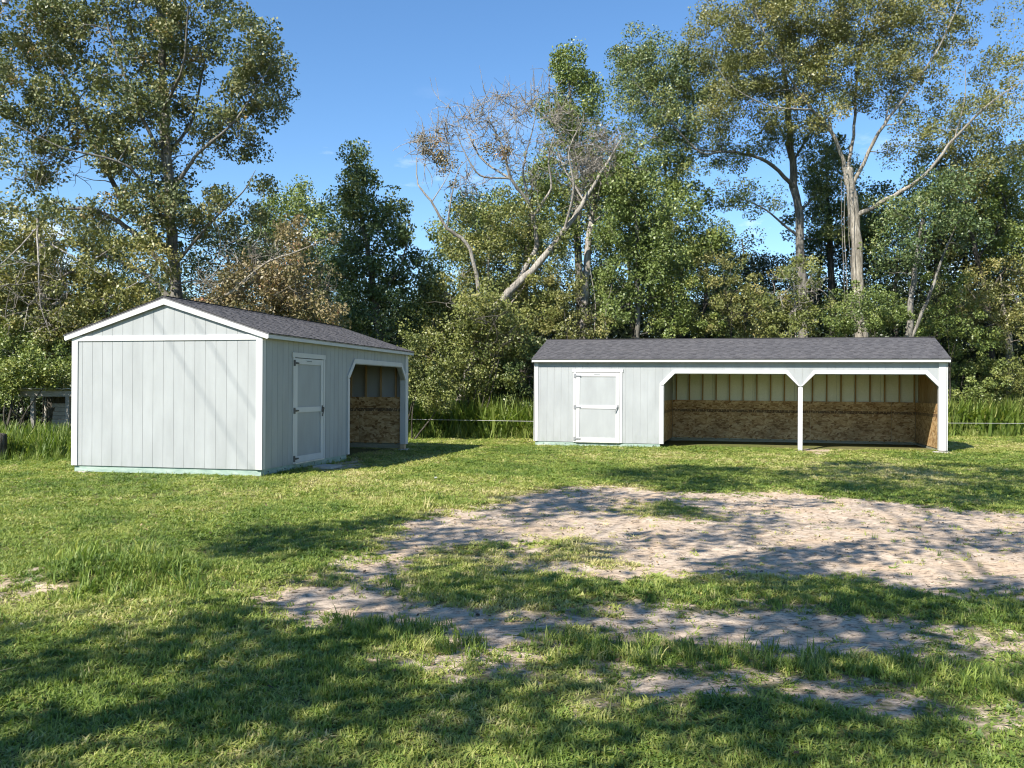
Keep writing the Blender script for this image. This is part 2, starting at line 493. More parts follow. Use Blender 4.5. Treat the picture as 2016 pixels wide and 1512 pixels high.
n1 = k.noise(k.pos(), 7.0, 7, 0.65); n2 = k.noise(k.pos(), 45.0, 4, 0.7); n3 = k.noise(k.pos(), 1.6, 4)
n4 = k.noise(k.pos((1, 2.2, 1)), 16.0, 5, 0.7)
soil = k.ramp(n1, [(0.3, (0.36, 0.285, 0.215)), (0.5, (0.52, 0.42, 0.325)), (0.75, (0.68, 0.57, 0.45))])
soil = k.mix(k.ramp(n3, [(0.45, (0, 0, 0)), (0.65, (0.7, 0.7, 0.7))]), soil, (0.56, 0.41, 0.275))
soil = k.mix(k.ramp(n4, [(0.50, (0, 0, 0)), (0.62, (0.9, 0.9, 0.9))]), soil, (0.15, 0.115, 0.085))
turf = k.ramp(n2, [(0.3, (0.055, 0.070, 0.022)), (0.55, (0.12, 0.13, 0.042)), (0.75, (0.23, 0.20, 0.09))])
turf = k.mix(dr_.outputs['Fac'], turf, k.ramp(n2, [(0.3, (0.10, 0.085, 0.04)), (0.7, (0.28, 0.225, 0.115))]))
edge = k.math('ADD', at_.outputs['Fac'], k.math('MULTIPLY', k.math('SUBTRACT', n1, 0.5), 1.3))
k.col(k.mix(k.ramp(edge, [(0.38, (0, 0, 0)), (0.62, (1, 1, 1))]), turf, soil))
k.bump(k.math('ADD', n1, k.math('MULTIPLY', n2, 0.5)), 0.9, 0.03)
me = quads('ground', np.stack([x, y, z], 1), np.stack([b, b + 1, b + nx + 1, b + nx], 1), k.m,
           {'dirt': dm, 'dry': np.clip(dry_at(x, y) - 0.25, 0, 0.8)}, smooth=True)
tag(link('ground', me), kind='structure')

# ------------------------------------------------------------------ the two sheds
BW = 0.2032                              # grooved siding: one board every 8 inches
def board_runs(a, b, segs):              # pieces of segs (u0,u1,zb0,zb1,zt0,zt1) inside [a,b]
    out = []
    for (u0, u1, b0, b1, t0, t1) in segs:
        lo, hi = max(a, u0), min(b, u1)
        if hi - lo < 0.004: continue
        f = lambda u, p, q: p + (q - p) * (u - u0) / (u1 - u0)
        out.append((lo, hi, f(lo, b0, b1), f(hi, b0, b1), f(lo, t0, t1), f(hi, t0, t1)))
    return out

def siding_wall(name, parent, length, segs, place, start=0.0, mat=None):
    """place(u, d, z) -> local point; d = depth, positive is outward"""
    wall = empty(name, parent=parent)
    u = -start
    while u < length:
        a, b = max(0, u), min(length, u + BW)
        if b - a > 0.01:
            mb = MB()
            for lo0, hi0, face in ((a, b - 0.009, 0.012), (b - 0.007, b, 0.0085)):
                for (lo, hi, b0, b1, t0, t1) in board_runs(lo0, hi0, segs):
                    if min(t0 - b0, t1 - b1) < -0.001: continue
                    mb.prism([place(lo, 0, b0), place(hi, 0, b1), place(hi, face, b1), place(lo, face, b0),
                              place(lo, 0, t0), place(hi, 0, t1), place(hi, face, t1), place(lo, face, t0)])
            if mb.v: mb.build('siding_board', mat or M['siding'], wall)
        u += BW
    return wall

SH_VAR = []
def shingle_variants():
    r = random.Random(5)
    for q in range(8):
        mb = MB().box(0, 1, 0, 0.165, 0, 0.004)
        p = r.uniform(-0.08, 0.05)
        while p < 0.98:
            w = r.uniform(0.09, 0.19)
            a, b = max(0.0, p), min(1.0, p + w)
            if b - a > 0.02: mb.box(a + 0.001, b - 0.001, -0.003, 0.150, 0.0045, 0.0095)
            p += w + r.uniform(0.06, 0.15)
        SH_VAR.append(mb.mesh('shingle', M['shingle']))
shingle_variants()

def build_shed(name, label, origin, yaw, Ln, W, bays, du, tilt, door_metal, osb_edges, rim_mat):
    H, OV, O, SL = 2.33, 0.05, 0.142, 0.325
    WT = 0.09                                            # framing depth
    ridge = H + SL * (W / 2 + O)
    wall_top = H + SL * O - 0.05                          # siding runs up under the roof deck
    rf = lambda v: H + SL * (O + min(v, W - v))           # top of deck over v
    root = empty(name, origin, yaw=yaw)
    root.rotation_euler = (0, -tilt, yaw)
    tag(root, label, 'shed')
    r = random.Random(len(name) + int(Ln * 10))
    d0, d1 = 1.185 + du, 2.415 + du                       # door leaf
    dz = 1.965
    # ---- front wall, with the door opening and the bays cut out
    cz, hz, ch = 1.62, 1.94, 0.31
    segs = [(0, d0, 0, 0, wall_top, wall_top), (d0, d1, dz, dz, wall_top, wall_top)]
    u = d1
    for (a, b) in bays:
        segs.append((u, a, 0, 0, wall_top, wall_top) if u == d1 else (u, a, cz - 0.02, cz - 0.02, wall_top, wall_top))
        segs += [(a, a + ch, cz, hz, wall_top, wall_top), (a + ch, b - ch, hz, hz, wall_top, wall_top), (b - ch, b, hz, cz, wall_top, wall_top)]
        u = b
    segs.append((u, Ln, 0, 0, wall_top, wall_top))
    siding_wall('front_wall', root, Ln, segs, lambda u, d, z: (u, -d, z), 0.05)
    # ---- gables and the back
    gseg = [(0, W / 2, 0, 0, rf(0) - 0.06, rf(W / 2) - 0.06), (W / 2, W, 0, 0, rf(W / 2) - 0.06, rf(W) - 0.06)]
    siding_wall('gable_wall', root, W, gseg, lambda u, d, z: (-d, W - u, z), 0.02)
    siding_wall('gable_wall', root, W, gseg, lambda u, d, z: (Ln + d, u, z), 0.02)
    siding_wall('back_wall', root, Ln, [(0, Ln, 0, 0, wall_top, wall_top)], lambda u, d, z: (Ln - u, W + d, z), 0.05)
    T = M['trim']
    t0 = 0.013
    # ---- corner boards, gable band, rakes, eave boards
    for (ua, ub, va, vb) in ((-t0 - 0.018, -t0, -t0 - 0.018, 0.088), (0, 0.088, -t0 - 0.018, -t0),
                             (-t0 - 0.018, -t0, W - 0.088, W + t0 + 0.018), (Ln + t0, Ln + t0 + 0.018, -t0 - 0.018, 0.088),
                             (Ln + t0, Ln + t0 + 0.018, W - 0.088, W + t0 + 0.018)):
        box('corner_board', T, ua, ub, va, vb, 0, H - 0.03, root)
    for s, ux in ((-1, -t0), (1, Ln + t0)):
        box('gable_band', T, min(ux, ux + s * 0.018), max(ux, ux + s * 0.018), 0.089, W - 0.089, 2.222, 2.315, root)
        for side in (0, 1):
            mb = MB()
            pts = [(-O, H - 0.022), (W / 2, ridge - 0.022), (W / 2, ridge - 0.122), (-O, H - 0.100)]
            if side: pts = [(W - p, q) for p, q in pts]
            ua, ub = (-OV - 0.02, -OV) if s < 0 else (Ln + OV, Ln + OV + 0.02)
            mb.extrude(pts, 'x', ua, ub)
            mb.build('rake_board', T, root)
            mb2 = MB()                                   # soffit return between rake board and wall
            pts2 = [(p, q - 0.002) for p, q in pts[:2]] + [(pts[1][0], pts[1][1] - 0.03), (pts[0][0], pts[0][1] - 0.03)]
            mb2.extrude(pts2, 'x', *((-OV + 0.001, -0.014) if s < 0 else (Ln + 0.014, Ln + OV - 0.001)))
            mb2.build('rake_soffit', T, root)
    box('eave_board', T, -OV - 0.02, Ln + OV + 0.02, -O - 0.018, -O, H - 0.085, H - 0.018, root)
    box('eave_board', T, -OV - 0.02, Ln + OV + 0.02, W + O, W + O + 0.018, H - 0.085, H - 0.018, root)
    box('eave_soffit', T, -OV + 0.002, Ln + OV - 0.002, -O + 0.001, -0.014, H - 0.07, H - 0.055, root)
    # ---- roof: deck, drip edge, shingles course by course, ridge caps
    roof = empty('roof', parent=root)
    ang = math.atan(SL); run = (W / 2 + O) / math.cos(ang)
    for side in (0, 1):
        mb = MB()
        pts = [(-O - 0.02, H - SL * 0.02 - 0.018), (W / 2, ridge - 0.018), (W / 2, ridge - 0.001), (-O - 0.02, H - SL * 0.02 - 0.001)]
        if side: pts = [(W - p, q) for p, q in pts]
        mb.extrude(pts, 'x', -OV - 0.021, Ln + OV + 0.021)
        mb.build('roof_deck', M['deck_edge'], roof)
        lb = MB()
        pts3 = [(0.02, rf(0.02) - 0.0215), (W / 2 - 0.001, ridge - 0.0215), (W / 2 - 0.001, ridge - 0.0195), (0.02, rf(0.02) - 0.0195)]
        if side: pts3 = [(W - p, q) for p, q in pts3]
        lb.extrude(pts3, 'x', 0.02, Ln - 0.02).build('roof_lining', M['lining'], roof)
        Mt = (Matrix.Translation((0, -O - 0.03, H - SL * 0.03)) @ Matrix.Rotation(ang, 4, 'X')) if side == 0 else \
             (Matrix.Translation((Ln, W + O + 0.03, H - SL * 0.03)) @ Matrix.Rotation(math.pi, 4, 'Z') @ Matrix.Rotation(ang, 4, 'X'))
        # drip edge metal
        de = MB().box(-OV - 0.03, Ln + OV + 0.03, -0.004, 0.05, -0.004, 0.0015)
        o = de.build('drip_edge', M['zinc'], roof); o.matrix_local = Mt
        if side == 0 or Ln < 9:
            vis = side == 0
        else: vis = False
        n = int(math.ceil((run + 0.03) / 0.143))
        joined = MB()
        for c in range(n):
            s0 = c * 0.143
            a = -OV - 0.03; off = r.uniform(0.25, 0.95)
            end = Ln + OV + 0.03
            first = True
            while a < end - 0.01:
                w = off if first else 1.0
                first = False
                w = min(w, end - a)
                if end - (a + w) < 0.12: w = end - a
                if vis:
                    o = link('shingle', SH_VAR[r.randrange(8)], roof)
                    o.matrix_local = Mt @ Matrix.Translation((a + 0.001, s0, 0.0105)) @ Matrix.Rotation(-0.030, 4, 'X') @ Matrix.Diagonal((w - 0.002, 1, 1, 1))
                else:
                    Mk = Mt @ Matrix.Translation((a + 0.001, s0, 0.0105)) @ Matrix.Rotation(-0.030, 4, 'X')
                    cs = [Mk @ Vector(p) for p in ((0, 0, 0), (w - .002, 0, 0), (w - .002, .165, 0), (0, .165, 0), (0, 0, .008), (w - .002, 0, .008), (w - .002, .165, .008), (0, .165, .008))]
                    joined.prism(cs)
                a += w
        if joined.v: tag(joined.build('back_slope_shingles', M['shingle'], roof), kind='stuff')
    nc = int((Ln + 2 * OV + 0.06 - 0.23) / 0.16) + 1
    cap = MB()
    for s in (-1, 1):
        cap.prism([(0, 0, 0.0), (0.23, 0, 0.0), (0.23, s * 0.14, -SL * 0.14), (0, s * 0.14, -SL * 0.14),
                   (0, 0, 0.006), (0.23, 0, 0.006), (0.23, s * 0.14, -SL * 0.14 + 0.006), (0, s * 0.14, -SL * 0.14 + 0.006)])
    cm = cap.mesh('ridge_shingle', M['shingle'])
    for q in range(nc):
        o = link('ridge_shingle', cm, roof)
        o.location = (-OV - 0.03 + q * 0.16, W / 2, ridge + 0.021); o.rotation_euler = (0, 0.025, 0)
    # ---- door with its casing
    box('door_header_trim', T, d0 - 0.11, d1 + 0.095, -t0 - 0.022, -t0, dz, dz + 0.088, root)
    box('door_side_trim', T, d0 - 0.075, d0 - 0.008, -t0 - 0.018, -t0, 0.0, dz - 0.001, root)
    box('door_side_trim', T, d1 + 0.008, d1 + 0.075, -t0 - 0.018, -t0, 0.0, dz - 0.001, root)
    door = empty('door', parent=root)
    vf = -0.010
    box('door_panel', M['siding'], d0, d1, vf, vf + 0.03, 0.02, dz - 0.012, door)
    box('stile', T, d0 + 0.001, d0 + 0.105, vf - 0.018, vf - 0.0005, 0.021, dz - 0.013, door)
    box('stile', T, d1 - 0.105, d1 - 0.001, vf - 0.018, vf - 0.0005, 0.021, dz - 0.013, door)
    for (za, zb) in ((0.021, 0.135), (0.945, 1.04), (1.845, dz - 0.013)):
        box('rail', T, d0 + 0.106, d1 - 0.106, vf - 0.0175, vf - 0.0005, za, zb, door)
    for hz_ in (1.86, 0.98, 0.095):
        mb = MB()
        mb.extrude([(d0 - 0.062, hz_ - 0.055), (d0 - 0.006, hz_ - 0.055), (d0 - 0.004, hz_ - 0.02), (d0 + 0.14, hz_ - 0.012), (d0 + 0.14, hz_ + 0.012),
                    (d0 - 0.004, hz_ + 0.02), (d0 - 0.006, hz_ + 0.055), (d0 - 0.062, hz_ + 0.055)], 'y', vf - 0.034, vf - 0.0185)
        mb.build('hinge', door_metal, door)
    mb = MB()
    hu = d1 - 0.05
    mb.box(hu - 0.022, hu + 0.022, vf - 0.028, vf - 0.0185, 0.93, 1.06)
    mb.prism([(hu - 0.012, vf - 0.06, 1.0), (hu + 0.012, vf - 0.06, 1.0), (hu + 0.012, vf - 0.027, 1.0), (hu - 0.012, vf - 0.027, 1.0),
              (hu - 0.012, vf - 0.06, 1.025), (hu + 0.012, vf - 0.06, 1.025), (hu + 0.012, vf - 0.027, 1.025), (hu - 0.012, vf - 0.027, 1.025)])
    mb.prism([(hu - 0.085, vf - 0.066, 0.855), (hu - 0.06, vf - 0.066, 0.85), (hu - 0.06, vf - 0.052, 0.85), (hu - 0.085, vf - 0.052, 0.855),
              (hu - 0.012, vf - 0.066, 1.02), (hu + 0.012, vf - 0.066, 1.015), (hu + 0.012, vf - 0.052, 1.015), (hu - 0.012, vf - 0.052, 1.02)])
    mb.build('handle', door_metal, door)
    pu = (d0 + d1) / 2 - 0.02
    pl = box('name_plate', M['plate'], pu - 0.11, pu + 0.11, vf - 0.0215, vf - 0.0185, 1.885, 1.93, door)
    mb = MB()
    q = pu - 0.095
    while q < pu + 0.085:                                  # tiny print, too small to read
        w = r.uniform(0.010, 0.02)
        mb.box(q, q + w, vf - 0.0228, vf - 0.0217, 1.897, 1.897 + r.uniform(0.014, 0.022)); q += w + r.uniform(0.004, 0.009)
    mb.build('plate_print', M['print'], door)
    box('threshold', M['alu'], d0 - 0.006, d1 + 0.006, -0.055, 0.03, -0.004, 0.0185, root)
    # ---- bay casings: jambs, headers, knee braces, posts
    tb = 0.098
    for bi, (a, b) in enumerate(bays):
        first, last = bi == 0, bi == len(bays) - 1
        if first:
            box('bay_side_trim', T, a - tb, a, -t0 - 0.022, -t0, -0.0, cz - 0.02, root)
            box('bay_jamb', T, a - 0.001, a + 0.018, -t0 - 0.001, WT, 0.0, cz + 0.01, root)
        ht = MB(); e = tb * math.tan(math.radians(22.5))
        ht.extrude([(a + ch - 0.0, hz), (b - ch + 0.0, hz), (b - ch + e, hz + tb), (a + ch - e, hz + tb)], 'y', -t0 - 0.022, -t0)
        ht.build('bay_header_trim', T, root)
        box('header_jamb', M['siding'], a + ch - 0.02, b - ch + 0.02, -t0 - 0.001, WT, hz - 0.016, hz + 0.004, root)
        for m in (0, 1):
            mb = MB()
            pts = [(a, cz), (a + ch, hz), (a + ch - e, hz + tb), (a - (tb if first else tb * .55), cz + (0.042 if first else 0.0) - (0 if first else .02)), (a - (tb if first else tb * .55), cz - 0.02)]
            if m:
                pts = [(a + b - p, q) for p, q in pts]
                if not last:
                    pts = [(b, cz), (b - ch, hz), (b - ch + e, hz + tb), (b + tb * .55, cz - 0.02), (b + tb * .55, cz - 0.02 - 0.001)]
                else:
                    pts = [(b, cz), (b - ch, hz), (b - ch + e, hz + tb), (b - 0.002, cz + 0.125)]
            elif not first:
                pts = [(a, cz), (a + ch, hz), (a + ch - e, hz + tb), (a - tb * .55, cz - 0.02), (a - tb * .55, cz - 0.021)]
            mb.extrude(pts, 'y', -t0 - 0.0215 - 0.002 * m - 0.001, -t0)
            mb.build('knee_trim', T, root)
            jm = MB()
            p0, p1 = ((a, cz), (a + ch, hz)) if m == 0 else ((b, cz), (b - ch, hz))
            nx_, nz_ = (-0.7, 0.7) if m == 0 else (0.7, 0.7)
            jm.prism([(p0[0], -t0, p0[1] - 0.012), (p0[0] + nx_ * 0.02, -t0, p0[1] + nz_ * 0.02), (p0[0] + nx_ * 0.02, WT, p0[1] + nz_ * 0.02), (p0[0], WT, p0[1] - 0.012),
                      (p1[0], -t0, p1[1] - 0.012), (p1[0] + nx_ * 0.02, -t0, p1[1] + nz_ * 0.02), (p1[0] + nx_ * 0.02, WT, p1[1] + nz_ * 0.02), (p1[0], WT, p1[1] - 0.012)])
            jm.build('knee_jamb', M['siding'], root)
        if last:
            box('post', T, b, Ln - 0.002, -t0 - 0.024, WT + 0.02, 0.0, H - 0.09, root)
        else:
            a2 = bays[bi + 1][0]
            box('post', T, b + 0.0, a2, -t0 - 0.020, WT, -0.20, cz - 0.035, root)
    # ---- framing inside the bays
    A, B = bays[0][0] - 0.05, Ln
    S = M['stud']
    u = A + 0.12
    while u < B - 0.1:
        box('stud', S, u, u + 0.038, W - WT, W - 0.001, 0.0, wall_top - 0.1, root); u += 0.406
    u = A + 0.02
    e0 = A + 0.02
    while e0 < B - 0.05:                                  # pale sheathing seen between the studs
        e1 = min(e0 + 1.219, B - 0.012)
        box('sheathing_panel', M['sheath'], e0 + 0.004, e1 - 0.004, W - 0.013, W - 0.0015, 0.002, wall_top - 0.02, root)
        e0 = e1 + 0.0
    box('top_plate', S, A, B - 0.01, W - WT, W - 0.014, wall_top - 0.099, wall_top - 0.02, root)
    v = 0.25
    while v < W - 0.2:
        box('stud', S, Ln - WT, Ln - 0.001, v, v + 0.038, 0.0, 2.2, root); v += 0.406
    box('sheathing_panel', M['stud'] if Ln > 9 else M['siding'], Ln - 0.013, Ln - 0.0015, 0.02, W - 0.014, 0.002, 2.28, root)
    def osb_panel(u0, u1, z0, z1, vv):                    # face looks to -v
        o = MB().box(0, u1 - u0 - 0.006, 0, 0.011, 0, z1 - z0).build('osb_panel', M['osb'], root)
        o.location = (u0 + 0.003, vv, z0)
    es = [A + 0.03] + [e for e in osb_edges] + [B - WT - 0.012]
    for e0, e1 in zip(es[:-1], es[1:]):
        osb_panel(e0, e1, 0.02, 1.185, W - WT - 0.012)
    v = 0.06
    for v1 in (1.25, 2.45, W - WT - 0.03):                # right gable lining
        o = MB().box(0, v1 - v - 0.006, 0, 0.011, 0, 1.165).build('osb_panel', M['osb'], root)
        o.location = (Ln - WT - 0.001, v, 0.02); o.rotation_euler = (0, 0, math.pi / 2)
        v = v1
    # partition to the closed room
    box('partition_panel', M['siding'], A + 0.0, A + 0.012, 0.02, W - 0.02, 1.186, 2.4, root)
    v = 0.06
    for v1 in (1.25, 2.45, W - WT - 0.03):
        o = MB().box(0, v1 - v - 0.006, 0, 0.011, 0, 1.165).build('osb_panel', M['osb'], root)
        o.location = (A + 0.026, v, 0.02); o.rotation_euler = (0, 0, math.pi / 2)
        v = v1
    u = 0.3
    while u < Ln - 0.1:                                   # rafters
        for side in (0, 1):
            mb = MB()
            pts = [(0.02, rf(0) - 0.16), (W / 2 - 0.002, ridge - 0.16), (W / 2 - 0.002, ridge - 0.0225), (0.02, rf(0.02) - 0.0225)]
            if side: pts = [(W - p, q) for p, q in pts]
            mb.extrude(pts, 'x', u, u + 0.038).build('rafter', S, root)
        u += 0.61
    # ---- rim joists and skids under the closed room, sleepers under the bay walls
    box('rim_board', rim_mat, 0.012, A - 0.03, 0.004, 0.042, -0.115, -0.002, root)
    box('rim_board', rim_mat, 0.010, 0.048, 0.043, W - 0.01, -0.112, -0.001, root)
    box('rim_board', M['treated'], 0.05, A - 0.03, W - 0.05, W - 0.012, -0.115, -0.002, root)
    for (va, vb) in ((0.055, 0.145), (W - 0.15, W - 0.06)):
        box('skid', M['raw'], 0.03, A - 0.03, va, vb, -0.20, -0.116, root)
    q = 0.25
    while q < A - 0.2:
        box('bolt', M['dark_metal'], q, q + 0.022, -0.004, 0.0035, -0.065, -0.043, root); q += 0.62
    box('sleeper', M['treated'], A - 0.02, Ln - 0.01, W - WT - 0.01, W - 0.012, -0.105, -0.001, root)
    box('sleeper', M['treated'], Ln - 0.10, Ln - 0.012, 0.125, W - WT - 0.012, -0.105, -0.001, root)
    box('sleeper', M['raw'], Ln - 0.17, Ln - 0.03, 0.0, 0.12, -0.12, -0.001, root)
    box('floor', M['stud'], 0.05, A - 0.03, 0.05, W - 0.05, -0.02, -0.0005, root)
    return root

LY, RY = -0.2155, -0.2577
LO = Vector((-4.278, 15.021, -1.3464 + CAM_H))
RO = Vector((0.6585, 25.097, -1.3917 + CAM_H))
build_shed('run_in_shed', 'pale grey horse shed with one open bay, its gable end towards the camera', LO, LY + math.pi / 2, 7.50, 3.673,
           [(3.755, 7.31)], 0.02, 0.0027, M['dark_metal'], [5.05], M['rim'])
build_shed('run_in_shed', 'long pale grey horse shed with two open bays split by a thin white post', RO, RY, 10.735, 3.66,
           [(3.617, 7.147), (7.26, 10.555)], 0.0, -0.0043, M['zinc'], [5.32, 7.70, 9.98], M['rim'])

# blocks and slab on the ground by the sheds
def shed_pt(o, yaw, u, v, z): return (o.x + u * math.cos(yaw) - v * math.sin(yaw), o.y + u * math.sin(yaw) + v * math.cos(yaw), z)
def rounded_block(name, loc, yaw, sx, sy, sz, mat, label, cat, group=None):
    mb = MB(); c = 0.12
    ring = [(-1 + c, -1), (1 - c, -1), (1, -1 + c), (1, 1 - c), (1 - c, 1), (-1 + c, 1), (-1, 1 - c), (-1, -1 + c)]
    mb.extrude([(p * sx / 2, q * sy / 2) for p, q in ring], 'z', 0, sz)
    o = mb.build(name, mat); o.location = loc; o.rotation_euler = (random.uniform(-.02, .02), random.uniform(-.02, .02), yaw)
    return tag(o, label, cat, group)
A_ = LY + math.pi / 2
def gz(p): return float(gh(p[0], p[1]))
for (o_, yw, u_, v_, lab) in ((LO, A_, 0.10, 3.45, 'flat concrete block under the far left gable corner of the single-bay shed'),
                              (LO, A_, 7.40, 0.02, 'low concrete block under the end post of the single-bay shed'),
                              (RO, RY, 10.62, -0.02, 'small tan concrete block under the end post of the two-bay shed'),
                              (RO, RY, 0.30, 0.03, 'low concrete block under the door end of the two-bay shed')):
    p = shed_pt(o_, yw, u_, v_, 0)
    rounded_block('concrete_block', (p[0], p[1], gz(p) - 0.06), yw, 0.38, 0.22, 0.09, M['concrete'], lab, 'block', 'blocks levelling the sheds')
p = shed_pt(LO, A_, 1.95, -0.34, 0)
rounded_block('stepping_slab', (p[0], p[1], gz(p) - 0.01), A_ + 0.1, 0.62, 0.40, 0.045, M['concrete'], 'thin grey paving slab lying in the shade before the shed door', 'slab')

# ------------------------------------------------------------------ trees
def leaf_mesh(name, P, size, tint, mat, out=None, droop=0.25, aspect=0.62):
    """kite-shaped, slightly folded leaves: one quad each, centred on P"""
    n = len(P)
    d = rng.normal(size=(n, 3)); d[:, 2] -= droop * 1.5
    if out is not None: d += out * 0.5
    d /= np.linalg.norm(d, axis=1)[:, None]
    nn = rng.normal(size=(n, 3)) * 0.8 + np.array([-0.2, -0.3, 0.7])
    s = np.cross(d, nn); s /= np.linalg.norm(s, axis=1)[:, None] + 1e-9
    up = np.cross(s, d)
    sz = np.asarray(size)[:, None]
    a = P - d * sz * 0.5
    c = P + d * sz * 0.5
    m = P - d * sz * 0.06
    w = sz * aspect * 0.5
    b1 = m + s * w + up * w * 0.35
    b2 = m - s * w + up * w * 0.35
    V = np.stack([a, b1, c, b2], 1).reshape(-1, 3)
    Q = np.arange(4 * n).reshape(-1, 4)
    return quads(name, V, Q, mat, {'tint': np.repeat(tint, 4)})

def spread(c, n, r, flat=0.8):           # n points of a loose leaf spray round c
    p = rng.normal(size=(n, 3)); q = np.linalg.norm(p, axis=1)[:, None]
    p = p / q * np.minimum(q, 1.25 + 0.5 * rng.random((n, 1))) * np.array([1, 1, flat]) * r * 0.66
    return c + p

class Tree:
    def __init__(s, name, label, cat, Y, bark, leafmat, leaf_size=0.13, per=85, cr=0.5, group=None, tint=(0.45, 0.2), dens=1.0):
        s.dens = dens
        s.name, s.Y, s.bark, s.leafmat, s.ls, s.per, s.cr = name, Y, bark, leafmat, leaf_size, per, cr
        s.t = Tubes(); s.limbs = Tubes(); s.nodes, s.nr = [], []
        s.P, s.S, s.T = [], [], []
        s.label, s.cat, s.group, s.tint = label, cat, group, tint
        s.base = None
    def limb(s, pts, sides=7, trunk=False, smooth=5):
        """pts: (px, py, radius[, dY]); trunk starts at the ground"""
        W_ = []
        for q in pts:
            dy = q[3] if len(q) > 3 else 0.0
            W_.append((*at(q[0], q[1], s.Y + dy), q[2]))
        W_ = np.array(W_)
        if trunk:
            b = W_[0].copy(); b[2] = float(gh(b[0], b[1])) - 0.1
            if W_[0][2] > b[2] + 0.3:
                b[3] = W_[0][3] * 1.25; W_ = np.vstack([b, W_])
            else: W_[0] = b
            if s.base is None: s.base = Vector(W_[0][:3])
        s.world_limb(W_, sides, smooth, trunk)
    def world_limb(s, W_, sides=7, smooth=5, trunk=False):
        n = len(W_); m = (n - 1) * smooth + 1
        tt = np.linspace(0, n - 1, m); i0 = np.clip(tt.astype(int), 0, n - 2); f = (tt - i0)[:, None]
        g = np.gradient(W_, axis=0)
        p0, p1, g0, g1 = W_[i0], W_[i0 + 1], g[i0] * 0.8, g[i0 + 1] * 0.8
        R = (2 * f**3 - 3 * f**2 + 1) * p0 + (f**3 - 2 * f**2 + f) * g0 + (-2 * f**3 + 3 * f**2) * p1 + (f**3 - f**2) * g1
        rad = np.maximum(R[:, 3] * (0.86 if trunk else 0.68), 0.006)
        jit = rng.normal(size=(m, 3)) * rad[:, None] * 0.22; jit[0] = 0
        R[:, :3] += jit
        (s.t if trunk else s.limbs).add(R[:, :3], rad * rng.uniform(0.92, 1.08, m), sides)
        for q, rr in zip(R[1:], rad[1:]):
            s.nodes.append(q[:3]); s.nr.append(rr)
    def attach(s, c, rmax=0.06, wig=0.12, bare=False):
        N = np.array(s.nodes); v = c - N; d = np.linalg.norm(v, axis=1)
        cost = d * (1 + 0.55 * np.clip(-v[:, 2] / (d + 1e-6), 0, 1)) - np.minimum(np.array(s.nr), 0.1) * 1.2
        k = int(np.argmin(cost)); a = N[k]; L_ = d[k]
        if L_ < 0.12: return
        m = max(3, min(8, int(L_ / 0.35) + 2))
        t = np.linspace(0, 1, m)[:, None]
        side = rng.normal(size=3) * L_ * wig; sag = np.array([0, 0, 0.16 * L_ * rng.uniform(-0.6, 1)])
        path = a + (c - a) * t + np.sin(t * math.pi) * (side + sag) + rng.normal(size=(m, 3)) * 0.02 * L_ * (t > 0) * (t < 1)
        r0 = min(s.nr[k] * 0.75, rmax, 0.012 + 0.013 * L_); r0 = max(r0, 0.007)
        rad = r0 * (1 - 0.72 * t[:, 0])
        s.limbs.add(path, rad, 5 if r0 > 0.02 else 3)
        for q, rr in zip(path[1:], rad[1:]): s.nodes.append(q); s.nr.append(float(rr))
    def lobe(s, px, py, rx, ry, n, depth=1.4, dY=0.0, per=None, cr=None, tint=None, bare=0, keep=1.0, size=None):
        """clusters of leaves (or bare twigs) in an ellipsoid seen at px,py"""
        if not bare: n = max(2, int(n * 2.1 * s.dens))
        cs = rng.normal(size=(n, 3)); cs /= np.linalg.norm(cs, axis=1)[:, None]
        cs *= (rng.uniform(0.15, 1, n) ** 0.5 * (1 + 0.55 * rng.uniform(0, 1, n) ** 4))[:, None]
        Yc = s.Y + dY; k = Yc / F_PX
        c0 = np.array(at(px, py, Yc))
        cs = c0 + cs * np.array([rx * k, depth, ry * k])
        cs = cs[np.argsort(np.linalg.norm(cs - np.array(s.base), axis=1))]
        per = s.per if per is None else per; cr = s.cr if cr is None else cr
        for c in cs:
            g = float(gh(c[0], c[1]))
            if c[2] < g + 0.25: c[2] = g + 0.25 + rng.uniform(0, 0.2)
            s.attach(c, bare=bool(bare))
            for _ in range(bare):                       # bare twigs fanning out of the branch end
                e = c + rng.normal(size=3) * np.array([0.5, 0.5, 0.55]) * cr * 1.7 + np.array([0, 0, 0.25 * cr])
                m = 4; t = np.linspace(0, 1, m)[:, None]
                path = c + (e - c) * t + np.sin(t * 3.14) * rng.normal(size=3) * 0.12
                s.limbs.add(path, np.linspace(0.014, 0.006, m), 3)
                e2 = path[2] + rng.normal(size=3) * 0.28
                s.limbs.add(np.stack([path[1], (path[1] + e2) / 2 + rng.normal(size=3) * 0.04, e2]), [0.009, 0.007, 0.005], 3)
            nn = int(per * 1.22 * rng.uniform(0.55, 1.35) * keep)
            if nn < 1: continue
            r_ = cr * rng.uniform(0.5, 1.0)
            q = spread(c, nn, r_)
            # leaves also line the last stretch of the branch
            tm, ts = tint if tint else s.tint
            ct = rng.normal(tm, ts * 0.7)
            s.P.append(q); s.S.append((size or s.ls) * 0.92 * rng.uniform(0.55, 1.25, nn)); s.T.append(np.clip(rng.normal(ct, ts * 0.6, nn), 0, 1))
